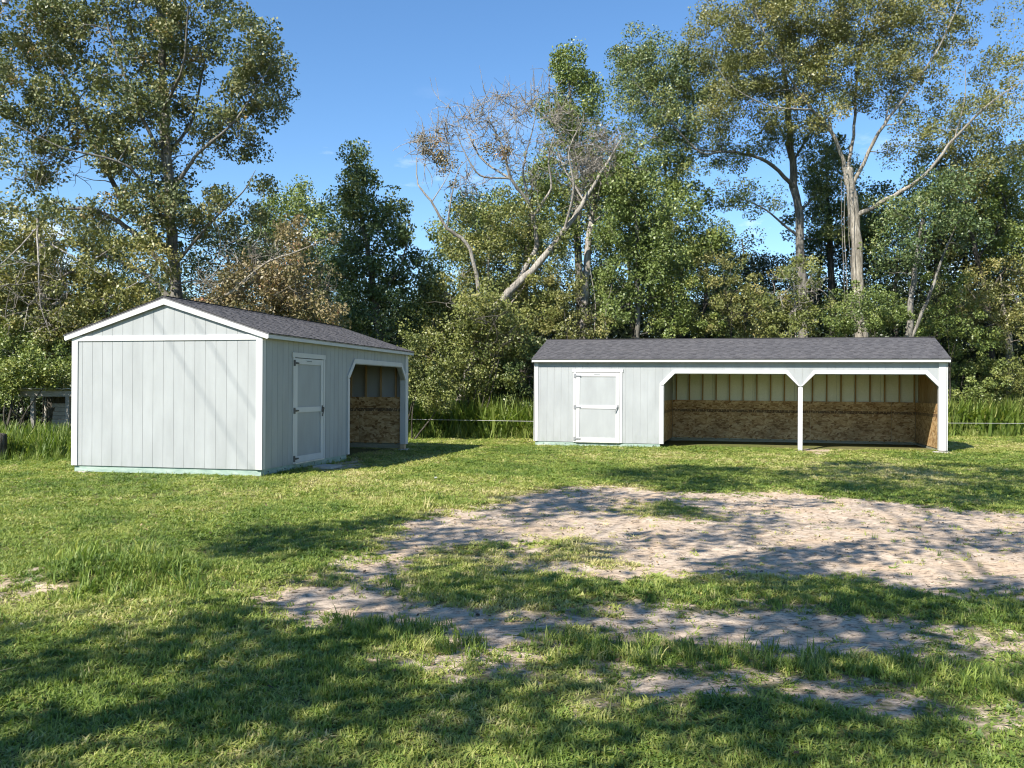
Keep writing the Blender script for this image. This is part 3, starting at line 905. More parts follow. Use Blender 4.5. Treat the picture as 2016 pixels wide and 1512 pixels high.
    def finish(s):
        root = empty(s.name, s.base)
        tag(root, s.label, s.cat, s.group)
        inv = np.array(s.base)
        if s.t.V:
            s.t.V = [v - inv for v in s.t.V]; link('trunk', s.t.mesh('trunk', s.bark), root)
        if s.limbs.V:
            s.limbs.V = [v - inv for v in s.limbs.V]; link('branches', s.limbs.mesh('branches', s.bark), root)
        if s.P:
            P = np.concatenate(s.P); gq = gh(P[:, 0], P[:, 1]); P[:, 2] = np.maximum(P[:, 2], gq + 0.03)
            link('crown', leaf_mesh('crown', P - inv, np.concatenate(s.S), np.concatenate(s.T), s.leafmat), root)
        return root

def T(*a, **k): return Tree(*a, **k)
BK = {q: M['bark_' + q] for q in ('grey', 'pale', 'tan', 'dark')}

# the big gum behind the gabled shed
t = T('sweetgum_tree', 'tall airy gum tree with grey limbs behind the gabled shed', 'tree', 27.0, BK['grey'], L['gum'], 0.120, 125, 0.48, tint=(0.5, 0.24), dens=0.95)
t.limb([(356, 760, .28), (346, 585, .22), (336, 430, .19), (325, 260, .17), (318, 90, .12), (312, -60, .07), (308, -130, .03)], 9, True)
for l in ([(338, 540, .15), (245, 445, .115, -.5), (180, 412, .075, -.8), (92, 412, .03, -1)],
          [(345, 600, .13), (285, 540, .10, .5), (200, 500, .07, .8), (105, 455, .03, 1)],
          [(338, 505, .15), (236, 385, .12, .6), (162, 225, .08, 1), (100, 90, .05, 1.2), (55, -20, .02, 1.3)],
          [(330, 335, .10), (268, 205, .075, -.8), (215, 60, .045, -1.2), (190, -60, .02, -1.4)],
          [(327, 310, .09), (378, 235, .065, .6), (402, 125, .04, .9), (420, 10, .018, 1)],
          [(331, 390, .10), (388, 305, .075, -.7), (465, 235, .05, -1), (535, 125, .02, -1.1)],
          [(340, 525, .08), (420, 432, .055, -1), (478, 378, .03, -1.2), (503, 335, .012, -1.2)],
          [(334, 455, .09), (255, 330, .06, -1.5), (120, 290, .03, -2.2), (20, 240, .015, -2.5)],
          [(322, 220, .09), (360, 130, .05, -1.4), (370, 10, .03, -2)],
          [(322, 200, .08), (265, 90, .05, 1.4), (245, -60, .02, 2)]): t.limb(l)
for q in ((60, 50, 80, 80, 24), (180, 70, 75, 100, 24), (295, 55, 75, 110, 30), (390, 75, 55, 80, 15), (318, 225, 60, 110, 24), (300, 345, 60, 70, 14),
          (512, 118, 48, 55, 19), (498, 195, 52, 50, 13), (440, 262, 62, 30, 10), (120, 245, 100, 65, 22), (40, 320, 70, 45, 9), (205, 300, 60, 55, 11),
          (335, 430, 62, 60, 17), (140, 425, 60, 26, 7), (428, 415, 55, 45, 12), (505, 345, 14, 20, 2), (50, 165, 70, 55, 13), (-50, 150, 60, 160, 16),
          (250, -90, 220, 50, 36), (440, 20, 26, 40, 5), (220, 430, 40, 50, 6), (240, 190, 50, 60, 9)): t.lobe(*q, depth=2.0)
t.lobe(75, 350, 60, 40, 9, bare=3, per=3); t.lobe(40, 420, 40, 20, 3)
t.finish()

t = T('slender_tree', 'dark pointed tree beside the far end of the gabled shed', 'tree', 33.0, BK['grey'], L['dark'], 0.135, 100, 0.5, tint=(0.45, 0.24))
t.limb([(765, 800, .24), (745, 640, .17), (728, 520, .13), (708, 400, .08), (698, 300, .025)], 8, True)
for l in ([(735, 600, .08), (790, 520, .05, -.8), (808, 430, .02, -1)], [(728, 560, .07), (640, 530, .04, -.8), (600, 470, .015, -1)], [(748, 660, .07), (840, 600, .03, .5)]): t.limb(l)
for q in ((703, 315, 20, 30, 6), (700, 365, 34, 34, 9), (672, 395, 25, 30, 4), (735, 420, 55, 40, 13), (785, 415, 18, 26, 3), (720, 475, 72, 40, 19), (795, 480, 30, 36, 6),
          (735, 545, 85, 45, 24), (640, 545, 35, 40, 6), (740, 620, 92, 45, 24), (835, 560, 30, 50, 8), (680, 690, 90, 40, 18), (790, 690, 60, 40, 14)): t.lobe(*q, depth=1.9)
t.finish()

t = T('round_tree', 'light green round-topped tree far behind the brown brush', 'tree', 44.0, BK['grey'], L['mid'], 0.16, 95, 0.62, tint=(0.45, 0.18))
t.limb([(600, 800, .28), (592, 560, .18), (588, 400, .04)], 7, True)
for q in ((585, 400, 50, 32, 13), (570, 450, 68, 45, 20), (640, 475, 45, 45, 12), (545, 520, 60, 60, 14), (625, 560, 60, 50, 12)): t.lobe(*q, depth=2.5)
t.finish()

t = T('withered_tree', 'brown withered tree with pale bare branches behind the shed roof', 'tree', 26.2, BK['tan'], L['brown'], 0.11, 75, 0.42, tint=(0.45, 0.28))
t.limb([(470, 800, .16), (462, 640, .12), (470, 560, .06)], 7, True)
for l in ([(350, 610, .03), (440, 585, .055, -.6), (520, 520, .045, -.9), (580, 497, .03, -1), (645, 470, .01, -1)], [(465, 610, .06), (400, 555, .045), (340, 560, .02, -.5)],
          [(465, 580, .05), (520, 545, .04), (600, 560, .02)], [(470, 560, .05), (545, 500, .03, .4), (600, 440, .012, .6)], [(466, 620, .05), (560, 590, .035, .4), (660, 580, .012, .5)]): t.limb(l, 5)
for q in ((585, 460, 50, 35, 8), (590, 540, 60, 40, 14), (500, 560, 70, 35, 14), (540, 610, 100, 35, 22), (440, 610, 70, 30, 12), (640, 620, 50, 40, 9)): t.lobe(*q, depth=1.2)
for q in ((500, 540, 110, 45, 26), (590, 570, 80, 50, 18), (420, 580, 60, 40, 12)): t.lobe(*q, depth=1.3, bare=4, per=10)
t.finish()

t = T('vine_hung_tree', 'olive tree hung with vines and dead branches at the left edge', 'tree', 25.0, BK['pale'], L['oak'], 0.115, 85, 0.44, tint=(0.55, 0.24), dens=1.0)
t.limb([(95, 800, .2), (90, 640, .15), (80, 520, .09), (74, 430, .05)], 7, True)
for l in ([(74, 435, .04, -1), (76, 520, .035, -1.4), (80, 600, .02, -1.5), (100, 660, .008, -1.5)], [(72, 450, .035, -1), (35, 490, .025, -1.4), (-10, 530, .01, -1.5)],
          [(90, 560, .06), (170, 520, .04), (250, 470, .015)], [(90, 600, .06), (200, 590, .04, -.4), (300, 540, .012, -.5)], [(85, 560, .05), (20, 540, .03), (-50, 520, .01)],
          [(100, 480, .03, -.8), (150, 510, .025, -1), (205, 545, .01, -1)]): t.limb(l, 5)
for q in ((30, 470, 70, 35, 12), (120, 480, 80, 45, 17), (30, 550, 60, 45, 12), (150, 560, 90, 45, 20), (250, 590, 70, 40, 13), (280, 510, 60, 50, 12), (60, 620, 80, 40, 13), (180, 640, 80, 35, 13), (-60, 540, 60, 90, 14)): t.lobe(*q, depth=1.3)
for q in ((60, 560, 60, 70, 14), (90, 630, 40, 40, 7)): t.lobe(*q, depth=1.0, bare=4, per=6, dY=-0.8)
t.finish()

def shrub(name, label, Y, px, lobes, mat, bark='dark', ls=0.085, per=95, cr=0.34, tint=(0.5, 0.22), stems=5, depth=1.0, cat='shrub', group='shrubs along the wood edge', bare=0, twigs=()):
    t = T(name, label, cat, Y, BK[bark], mat, ls * 1.08, per, cr * 0.9, group, tint, dens=0.85)
    g = at(px, 800, Y); gz_ = float(gh(g.x, g.y))
    for s_ in range(stems):
        q = lobes[s_ % len(lobes)]
        top = at(q[0] + random.uniform(-.4, .4) * q[2], q[1], Y)
        b_ = np.array([g.x + random.uniform(-.25, .25), Y + random.uniform(-.25, .25), gz_ - 0.05, 0.045])
        m_ = np.array([(b_[0] * .6 + top.x * .4) + random.uniform(-.15, .15), Y + random.uniform(-.3, .3), gz_ + (top.z - gz_) * 0.5, 0.03])
        e_ = np.array([top.x, Y + random.uniform(-.5, .5), top.z, 0.01])
        if t.base is None: t.base = Vector((g.x, Y, gz_))
        t.world_limb(np.stack([b_, m_, e_]), 5, 5)
    for q in lobes: t.lobe(*q, depth=depth)
    for q in twigs: t.lobe(*q, depth=depth, bare=4, per=4)
    return t.finish()

# dead leaning tree between the sheds, and the vines round its foot
t = T('dead_tree', 'leaning dead tree with pale bare crown between the two sheds', 'tree', 31.0, BK['pale'], L['brown'], 0.09, 14, 0.45, tint=(0.5, 0.25))
t.limb([(905, 800, .24), (945, 660, .19), (990, 590, .165), (1060, 518, .14), (1112, 452, .115), (1150, 395, .09), (1190, 330, .06), (1225, 270, .02)], 9, True)
for l in ([(1000, 585, .15), (1050, 500, .14, .5), (1056, 462, .13, .5), (1040, 400, .10, .4), (1005, 350, .08, 0), (990, 290, .05, -.3), (960, 230, .02, -.5)],
          [(1050, 425, .09, .5), (1085, 370, .06, .3), (1080, 310, .045, .1), (1100, 240, .02, 0)], [(1040, 400, .08, .4), (1030, 330, .05, .8), (1050, 250, .03, 1), (1060, 180, .012, 1)],
          [(1005, 352, .06), (950, 315, .05, .5), (920, 260, .03, .7), (900, 200, .012, .8)], [(1005, 352, .05), (945, 345, .045, -.4), (915, 300, .03, -.6), (895, 255, .012, -.8)],
          [(955, 640, .13), (925, 490, .10, -.5), (880, 448, .08, -.8), (848, 395, .055, -1), (823, 362, .04, -1), (820, 310, .02, -1)],
          [(880, 448, .05, -.8), (890, 380, .035, -1.2), (905, 330, .02, -1.3), (940, 300, .01, -1.3)], [(850, 398, .035, -1), (880, 350, .02, -.6), (895, 310, .01, -.5)],
          [(1112, 452, .08), (1130, 370, .06, -.6), (1120, 300, .04, -.9), (1150, 230, .015, -1)], [(1150, 395, .06), (1110, 330, .04, .6), (1090, 270, .02, .9)]): t.limb(l, 6)
for q in ((905, 260, 55, 50, 17), (985, 235, 60, 55, 24), (1065, 225, 55, 55, 22), (1130, 280, 50, 55, 16), (1180, 310, 40, 45, 10), (850, 300, 35, 35, 9), (1040, 320, 60, 45, 14), (920, 360, 50, 35, 9)):
    t.lobe(*q, depth=1.3, bare=5, per=3)
for q in ((845, 285, 24, 26, 6), (880, 330, 22, 30, 5), (970, 300, 30, 40, 6)): t.lobe(*q, depth=.6, per=70, cr=0.34)
t.finish()
t = T('vine_covered_tree', 'yellow-green vine-covered tree round the foot of the dead tree', 'tree', 31.9, BK['tan'], L['yellow'], 0.105, 95, 0.44, tint=(0.5, 0.26), dens=0.9)
t.limb([(945, 800, .14), (950, 690, .10), (960, 560, .06), (965, 460, .02)], 6, True)
for l in ([(950, 690, .06), (890, 600, .04), (870, 540, .015)], [(952, 660, .06), (1020, 580, .04), (1060, 520, .015)], [(955, 800, .06, -.4), (968, 720, .05, -.5), (972, 660, .03, -.5)]): t.limb(l, 5)
for q in ((985, 455, 70, 35, 13), (935, 500, 60, 40, 13), (890, 560, 60, 50, 17), (1000, 540, 85, 50, 22), (1070, 560, 45, 55, 12), (920, 640, 90, 50, 24), (1020, 640, 80, 50, 20), (870, 700, 70, 45, 15), (960, 710, 80, 30, 12), (1085, 640, 40, 50, 8), (845, 640, 40, 60, 8), (1105, 500, 30, 40, 6), (825, 720, 40, 30, 6), (900, 470, 35, 40, 5), (1010, 420, 55, 30, 8), (1080, 470, 40, 40, 8), (930, 430, 40, 30, 6)): t.lobe(*q, depth=1.4)
for q in ((1010, 680, 60, 50, 10), (900, 590, 50, 50, 6)): t.lobe(*q, depth=1.3, bare=3, per=4, dY=-1.0)
t.finish()

t = T('broken_tree', 'pale straight dead trunk with a twiggy brown head above the long roof', 'tree', 32.0, BK['pale'], L['brown'], 0.09, 12, 0.45, tint=(0.35, 0.25))
t.limb([(1148, 800, .20), (1148, 650, .17), (1154, 545, .15), (1164, 440, .13), (1172, 370, .08), (1180, 320, .03)], 8, True)
for l in ([(1150, 590, .10), (1142, 520, .08, -.3), (1140, 500, .06, -.3)], [(1166, 420, .07), (1195, 350, .05), (1210, 290, .02)], [(1168, 400, .06), (1145, 340, .04), (1130, 290, .015)], [(1165, 440, .05), (1215, 400, .04, -.4), (1265, 340, .015, -.6)],
          [(1120, 800, .05, -1), (1165, 690, .04, -1), (1172, 600, .03, -1), (1160, 520, .01, -1)], [(1180, 800, .05, -1.2), (1195, 690, .045, -1.2), (1192, 620, .03, -1.2), (1205, 560, .01, -1.2)]): t.limb(l, 6)
for q in ((1180, 350, 50, 50, 26), (1195, 290, 45, 45, 16), (1150, 400, 30, 40, 8)): t.lobe(*q, depth=.9, bare=5, per=9)
t.finish()

def forest(name, label, Y, trunk, limbs, lobes, mat, bark, ls, per, cr, tint, depth=1.8, group=None, twigs=()):
    t = T(name, label, 'tree', Y, BK[bark], mat, ls, per, cr, group, tint, dens=1.2)
    t.limb(trunk, 8, True)
    for l in limbs: t.limb(l, 6)
    for q in lobes: t.lobe(*q, depth=depth)
    for q in twigs: t.lobe(*q, depth=depth, bare=4, per=6)
    return t.finish()

forest('tall_tree', 'tall narrow green tree rising behind the dead tree crown', 40.0, [(1145, 800, .3), (1138, 500, .2), (1130, 300, .12), (1118, 120, .03)], [],
       [(1112, 128, 28, 26, 9), (1130, 165, 40, 25, 9), (1165, 205, 25, 40, 8), (1110, 225, 45, 35, 13), (1140, 270, 55, 40, 15), (1110, 340, 60, 50, 16), (1170, 380, 60, 60, 16), (1090, 430, 70, 60, 18), (1190, 320, 45, 60, 12), (1160, 450, 60, 50, 12)],
       L['mid'], 'grey', 0.14, 90, 0.55, (0.4, 0.2))
forest('young_tree', 'bright young tree with thin pale stem above the long roof', 31.5, [(1257, 800, .13), (1256, 660, .11), (1254, 500, .08), (1250, 320, .02)],
       [[(1255, 560, .05), (1300, 500, .03), (1330, 450, .01)], [(1255, 600, .05), (1210, 540, .03), (1190, 490, .01)]],
       [(1245, 320, 50, 40, 12), (1235, 380, 65, 40, 16), (1270, 440, 70, 45, 18), (1215, 470, 50, 50, 12), (1305, 510, 50, 50, 12), (1235, 550, 75, 45, 18), (1290, 600, 50, 35, 9), (1215, 610, 45, 35, 9), (1320, 420, 40, 50, 9), (1200, 400, 40, 45, 8)],
       L['bright'], 'grey', 0.115, 90, 0.45, (0.45, 0.22), twigs=[(1230, 300, 60, 50, 8)])

t = T('spreading_tree', 'huge spreading tree with thick pale trunk behind the long shed', 'tree', 33.0, BK['tan'], L['oak'], 0.10, 120, 0.52, tint=(0.52, 0.24), dens=1.4)
t.limb([(1694, 800, .34), (1690, 570, .25), (1682, 430, .23), (1668, 335, .20)], 10, True)
for l in ([(1670, 350, 0.124), (1640, 265, 0.099, -.4), (1590, 205, 0.074, -.8), (1535, 120, 0.050, -1.2), (1490, 30, 0.025, -1.5), (1470, -60, 0.012, -1.6)],
          [(1668, 340, 0.112), (1682, 250, 0.087, .6), (1690, 120, 0.062, .9), (1715, 0, 0.037, 1.2), (1730, -80, 0.012, 1.3)],
          [(1680, 360, 0.118), (1730, 262, 0.087, -.6), (1790, 180, 0.062, -1), (1850, 90, 0.037, -1.3), (1895, -10, 0.019, -1.5)],
          [(1686, 425, 0.155), (1745, 393, 0.124, -1), (1820, 345, 0.093, -1.6), (1880, 272, 0.068, -2), (1950, 202, 0.043, -2.2), (2030, 150, 0.019, -2.4)],
          [(1600, 215, 0.050, -.8), (1520, 210, 0.037, -1.4), (1440, 170, 0.019, -1.8), (1400, 110, 0.007, -2)], [(1640, 265, 0.050, -.4), (1600, 120, 0.031, .8), (1580, 10, 0.015, 1.2)],
          [(1740, 250, 0.043, -.6), (1770, 120, 0.031, .6), (1790, 10, 0.012, 1)], [(1880, 272, 0.037, -2), (1900, 190, 0.025, -1.8), (1900, 110, 0.009, -1.6)]): t.limb(l, 7)
for l in ([(1664, 325, .018, -.5), (1662, 450, .02, -.6), (1668, 585, .02, -.6), (1660, 800, .02, -.5)], [(1672, 330, .014, -.6), (1670, 440, .016, -.7), (1678, 560, .012, -.6)], [(1656, 350, .012, -.5), (1658, 460, .014, -.6), (1664, 600, .012, -.6)]): t.limb(l, 5)
for q in ((1420, 60, 60, 60, 20), (1500, 60, 70, 65, 27), (1590, 50, 80, 65, 30), (1690, 40, 80, 60, 30), (1780, 50, 60, 60, 20), (1860, 40, 50, 60, 13), (1470, 150, 70, 45, 19), (1560, 150, 75, 50, 22), (1660, 150, 65, 50, 18),
          (1740, 165, 50, 55, 13), (1810, 170, 40, 60, 9), (1925, 215, 45, 35, 8), (1985, 140, 50, 45, 9), (1890, 330, 45, 55, 7), (1610, 240, 60, 30, 7), (1430, 215, 55, 40, 11), (1520, 230, 50, 30, 7), (1600, -60, 250, 50, 40), (1950, 60, 40, 60, 5), (1960, 265, 55, 50, 7), (1845, 265, 45, 45, 7), (1780, 270, 40, 40, 5)): t.lobe(*q, depth=2.3)
t.finish()

t = T('second_tall_tree', 'second tall tree with mottled trunk and long left limb above the roof', 'tree', 35.5, BK['grey'], L['dark'], 0.105, 120, 0.54, tint=(0.66, 0.25), dens=1.35)
t.limb([(1582, 800, .28), (1577, 500, .205), (1563, 340, .18), (1552, 210, .13), (1540, 90, .05)], 9, True)
for l in ([(1566, 370, .13), (1510, 318, .10, -.6), (1432, 298, .07, -1), (1380, 300, .05, -1.2), (1310, 230, .03, -1.3), (1240, 150, .012, -1.4)], [(1575, 470, .08), (1510, 415, .05, -.5), (1470, 395, .02, -.6)],
          [(1560, 320, .09), (1600, 250, .06, .8), (1630, 160, .03, 1)], [(1420, 300, .05, -1), (1350, 290, .035, -.6), (1270, 270, .012, -.5)], [(1570, 420, .07), (1620, 370, .05, .6), (1650, 320, .02, .8)]): t.limb(l, 6)
for q in ((1245, 105, 45, 35, 11), (1300, 120, 55, 45, 14), (1240, 175, 45, 40, 10), (1310, 190, 70, 45, 18), (1380, 170, 55, 50, 14), (1290, 255, 60, 40, 12), (1365, 260, 60, 40, 12), (1440, 300, 60, 30, 8), (1625, 345, 40, 45, 10), (1650, 420, 45, 50, 9),
          (1560, 270, 60, 40, 9), (1480, 390, 60, 35, 8), (1330, 330, 50, 35, 7)): t.lobe(*q, depth=1.9)
t.finish()

forest('twin_stem_tree', 'slim twin-stemmed tree above the right end of the long roof', 30.8, [(1786, 800, .15), (1790, 640, .13), (1800, 540, .10), (1812, 450, .06), (1825, 390, .02)],
       [[(1790, 680, .09), (1832, 575, .08, -.3), (1862, 490, .05, -.4), (1890, 430, .02, -.4)], [(1805, 520, .06), (1822, 470, .05, .3), (1815, 410, .02, .4)]],
       [(1790, 420, 65, 45, 13), (1850, 380, 55, 45, 11), (1870, 450, 45, 40, 8), (1760, 490, 50, 50, 9)], L['dark'], 'grey', 0.11, 85, 0.45, (0.4, 0.25))
forest('leaning_tree', 'crooked dark-limbed tree at the right edge', 34.5, [(1955, 800, .2), (1945, 600, .15), (1925, 510, .12), (1905, 430, .08), (1898, 350, .03)],
       [[(1925, 510, .08), (1980, 420, .06, -.4), (1960, 350, .03, -.6)], [(1945, 580, .08), (2000, 500, .05), (2040, 430, .02)]],
       [(1950, 345, 60, 38, 12), (2005, 400, 40, 45, 9), (1920, 430, 60, 35, 9), (1985, 490, 50, 40, 11), (2050, 360, 50, 80, 12)], L['mid'], 'dark', 0.12, 90, 0.5, (0.35, 0.22))
forest('bushy_tree', 'bushy olive tree low at the right edge', 34.2, [(1990, 800, .2), (1985, 680, .16), (1975, 600, .08), (1970, 540, .02)], [[(1985, 660, .08), (1930, 600, .05), (1900, 560, .02)]],
       [(1960, 545, 60, 35, 13), (1900, 590, 55, 40, 13), (1990, 600, 55, 45, 15), (1940, 650, 80, 35, 15), (2060, 570, 60, 70, 12)], L['oak'], 'tan', 0.10, 90, 0.45, (0.6, 0.22), twigs=[(1950, 620, 60, 50, 8)])

forest('thick_tree', 'thick dark crown showing between the two tall trunks', 37.5, [(1640, 800, .24), (1635, 560, .17), (1630, 400, .10), (1625, 300, .03)], [],
       [(1620, 320, 45, 40, 9), (1640, 390, 60, 45, 13), (1600, 440, 50, 45, 10), (1660, 470, 60, 45, 12), (1720, 400, 50, 50, 10), (1740, 470, 50, 50, 10)], L['dark'], 'dark', 0.13, 95, 0.55, (0.4, 0.24))
forest('broad_tree', 'broad olive crown behind the big right limb', 36.5, [(1840, 800, .24), (1845, 560, .17), (1850, 420, .10), (1852, 310, .03)], [],
       [(1850, 330, 55, 40, 10), (1900, 390, 60, 45, 13), (1820, 410, 50, 45, 10), (1960, 420, 55, 50, 11), (1880, 480, 70, 45, 13), (1990, 330, 45, 45, 8)], L['oak'], 'dark', 0.13, 95, 0.55, (0.4, 0.24))
forest('leafy_tree', 'leafy mid green crown right of the broken pale trunk', 36.0, [(1320, 800, .22), (1318, 560, .15), (1315, 420, .08), (1310, 320, .03)], [],
       [(1300, 340, 50, 40, 9), (1340, 400, 55, 45, 11), (1280, 430, 50, 45, 10), (1370, 470, 55, 40, 10), (1320, 500, 60, 40, 10)], L['mid'], 'dark', 0.13, 95, 0.55, (0.45, 0.24))
forest('ivy_clad_tree', 'ivy-clad green tree behind the dead crown between the sheds', 34.5, [(1030, 800, .2), (1035, 560, .14), (1045, 420, .08), (1050, 330, .03)], [],
       [(1050, 350, 45, 35, 7), (1000, 400, 50, 40, 9), (1090, 400, 45, 45, 9), (960, 450, 50, 40, 9), (1040, 470, 60, 40, 11), (880, 480, 40, 40, 7)], L['mid'], 'dark', 0.12, 90, 0.5, (0.5, 0.24))
# understory shrubs
shrub('shrub', 'dark dense shrub at the left edge beside the old lean-to', 24.0, 60, [(20, 690, 70, 40, 20), (95, 700, 55, 40, 16), (60, 745, 70, 30, 16), (-50, 740, 60, 60, 12), (0, 780, 40, 30, 6)], L['mid'], tint=(0.4, 0.22))
shrub('shrub', 'leafy shrub arching over the roof of the old lean-to', 22.3, 20, [(60, 725, 55, 28, 12), (110, 735, 35, 22, 8), (10, 740, 45, 40, 12), (70, 752, 50, 10, 6)], L['mid'], tint=(0.5, 0.22), depth=.8)
shrub('shrub', 'olive shrub touching the gabled shed corner', 24.8, 140, [(120, 660, 50, 30, 9), (130, 715, 35, 35, 9), (170, 640, 60, 40, 10)], L['oak'], tint=(0.6, 0.2), twigs=[(140, 720, 30, 30, 4)])
shrub('shrub', 'leafy shrub just behind the open end of the gabled shed', 27.5, 800, [(790, 700, 60, 40, 15), (840, 740, 45, 40, 12), (870, 780, 45, 30, 9)], L['yellow'], tint=(0.35, 0.2))
shrub('shrub', 'tall yellow-green vine mass hiding the foot of the leaning dead trunk', 29.6, 930, [(925, 620, 60, 45, 15), (975, 600, 45, 45, 11), (890, 680, 60, 45, 14), (960, 690, 60, 45, 14), (1010, 660, 45, 45, 9), (920, 745, 70, 30, 11)], L['yellow'], tint=(0.5, 0.25), ls=0.10, cr=0.44, depth=1.2, twigs=[(950, 660, 60, 60, 8)])
shrub('shrub', 'shady shrub with hanging vines between the sheds', 30.4, 960, [(930, 760, 50, 30, 12), (990, 745, 45, 25, 9), (955, 800, 60, 30, 12)], L['bright'], tint=(0.4, 0.25))
shrub('shrub', 'dark shrub against the door end of the long shed', 30.2, 1040, [(1030, 720, 45, 40, 13), (1070, 690, 50, 40, 12), (1030, 780, 40, 40, 12)], L['dark'], tint=(0.5, 0.25), twigs=[(1040, 700, 40, 40, 6)])
shrub('shrub', 'twiggy olive shrub above the left end of the long roof', 30.8, 1120, [(1110, 560, 40, 40, 9), (1115, 640, 45, 40, 12), (1180, 640, 40, 35, 9)], L['oak'], tint=(0.55, 0.2), twigs=[(1150, 620, 50, 40, 8)])
shrub('shrub', 'mixed green thicket right of the pale young stem', 31.2, 1350, [(1340, 570, 45, 45, 13), (1370, 630, 55, 35, 14), (1320, 640, 40, 25, 8)], L['mid'], tint=(0.45, 0.25))
shrub('shrub', 'wide olive thicket over the middle of the long roof', 31.4, 1440, [(1420, 530, 55, 40, 14), (1470, 590, 65, 45, 18), (1410, 620, 50, 35, 12), (1490, 640, 50, 25, 9)], L['oak'], tint=(0.55, 0.22), twigs=[(1430, 600, 60, 50, 8)])
shrub('shrub', 'pale tangled shrub below the mottled trunk', 30.6, 1570, [(1570, 540, 45, 35, 10), (1550, 600, 65, 45, 17), (1610, 620, 45, 40, 11), (1540, 645, 50, 20, 7)], L['yellow'], bark='pale', tint=(0.45, 0.22), twigs=[(1570, 590, 60, 50, 12)])
shrub('shrub', 'bright round shrub at the foot of the thick pale trunk', 30.2, 1705, [(1700, 590, 55, 30, 14), (1690, 630, 70, 30, 18), (1745, 610, 40, 35, 10), (1650, 640, 35, 22, 6)], L['bright'], tint=(0.5, 0.22))
shrub('shrub', 'shaded thicket behind the right end of the long roof', 32.5, 1860, [(1850, 560, 50, 40, 10), (1870, 620, 60, 40, 13), (1830, 640, 40, 30, 8), (1900, 670, 55, 25, 9)], L['mid'], tint=(0.35, 0.25))
shrub('shrub', 'bright leafy bank shrub beside the end post of the long shed', 33.2, 1890, [(1890, 715, 40, 25, 12), (1930, 745, 60, 35, 18), (1890, 775, 40, 30, 11)], L['bright'], tint=(0.65, 0.2))
shrub('shrub', 'pale green bank shrub at the right edge', 33.0, 1990, [(1985, 730, 45, 35, 13), (2020, 765, 50, 40, 14), (1960, 790, 45, 25, 9), (2090, 730, 60, 60, 12)], L['yellow'], tint=(0.45, 0.2))

# the wood further back: three kinds of tree, each copied and turned
def far_tree(seed, H_, R_, mat, tint):
    t = T('forest_tree', '', 'tree', 40.0, BK['dark'], mat, 0.17, 80, 0.75)
    t.base = Vector((0, 0, 0)); s_ = np.random.default_rng(seed)
    t.world_limb(np.array([[0, 0, -0.2, .22], [0.1, 0.1, H_ * .4, .16], [-0.1, 0.2, H_ * .75, .08], [0, 0, H_, .02]]), 6, 4, True)
    for q in range(90):
        h = s_.uniform(0.12, 1.0); rr = R_ * (0.35 + 0.65 * math.sin(min(1, h * 1.15) * math.pi) ** 0.6) * s_.uniform(0.4, 1)
        a = s_.uniform(0, 6.28); c = np.array([math.cos(a) * rr, math.sin(a) * rr, H_ * h * 0.98 + 0.3])
        t.attach(c)
        n = int(170 * s_.uniform(.6, 1.3)); ct = rng.normal(tint, .15)
        t.P.append(spread(c, n, 0.62)); t.S.append(0.125 * rng.uniform(.6, 1.2, n)); t.T.append(np.clip(rng.normal(ct, .13, n), 0, 1))
    return t.finish()
protos = [far_tree(1, 9.0, 2.6, L['deep'], .6), far_tree(2, 8.0, 2.9, L['deep'], .35), far_tree(3, 10.0, 2.4, L['dark'], .2)]  # dark leaf tones put the wood's shade into the crown colour
FAR = [(-40, 37, 0), (90, 41, 1), (210, 37, 2), (330, 42, 0), (440, 38, 1), (520, 36, 0), (650, 40, 2), (740, 44, 1), (850, 39, 0), (930, 44, 2), (1010, 39, 1), (1070, 45, 0), (1180, 41, 2), (1240, 37, 0), (1330, 40, 1),
       (1390, 36, 2), (1460, 43, 0), (1530, 39, 1), (1620, 41, 0), (1700, 38, 2), (1770, 36, 0), (1840, 42, 1), (1910, 38, 0), (1990, 42, 2), (2080, 37, 1), (-130, 42, 2), (2180, 41, 0), (20, 46, 0), (1000, 50, 1), (560, 50, 0), (1420, 50, 2), (1800, 49, 1)]
names_far = ['shade-darkened green', 'strongly shade-darkened green', 'shade-darkened bluish green']
WHERE = ['beyond the left edge shrub', 'between the left edge and the vine-hung tree', 'behind the lower left limb of the big gum', 'behind the trunk of the big gum', 'behind the left half of the withered brush', 'behind the right half of the withered brush', 'left of the dark pointed tree', 'straight behind the dark pointed tree', 'right of the dark pointed tree', 'behind the left end of the vine-covered tree', 'behind the middle of the vine-covered tree', 'right of the dead leaning trunk', 'just right of the broken pale trunk', 'behind the bright young tree', 'right of the bright young tree', 'low above the roof, under the long left limb', 'under the tip of the long left limb, farther back', 'left of the mottled trunk', 'between the two big trunks', 'just behind the thick pale trunk', 'right of the thick pale trunk', 'behind the slim twin stems', 'behind the crooked dark-limbed tree', 'behind the bushy olive tree at the right edge', 'past the right edge bank', 'past the left edge, in the second row', 'past the right edge, in the second row', 'far back behind the vine-hung tree', 'far back between the sheds', 'far back above the gabled shed roof end', 'far back above the middle of the long roof', 'far back above the right end of the long roof']
used = [False] * 3
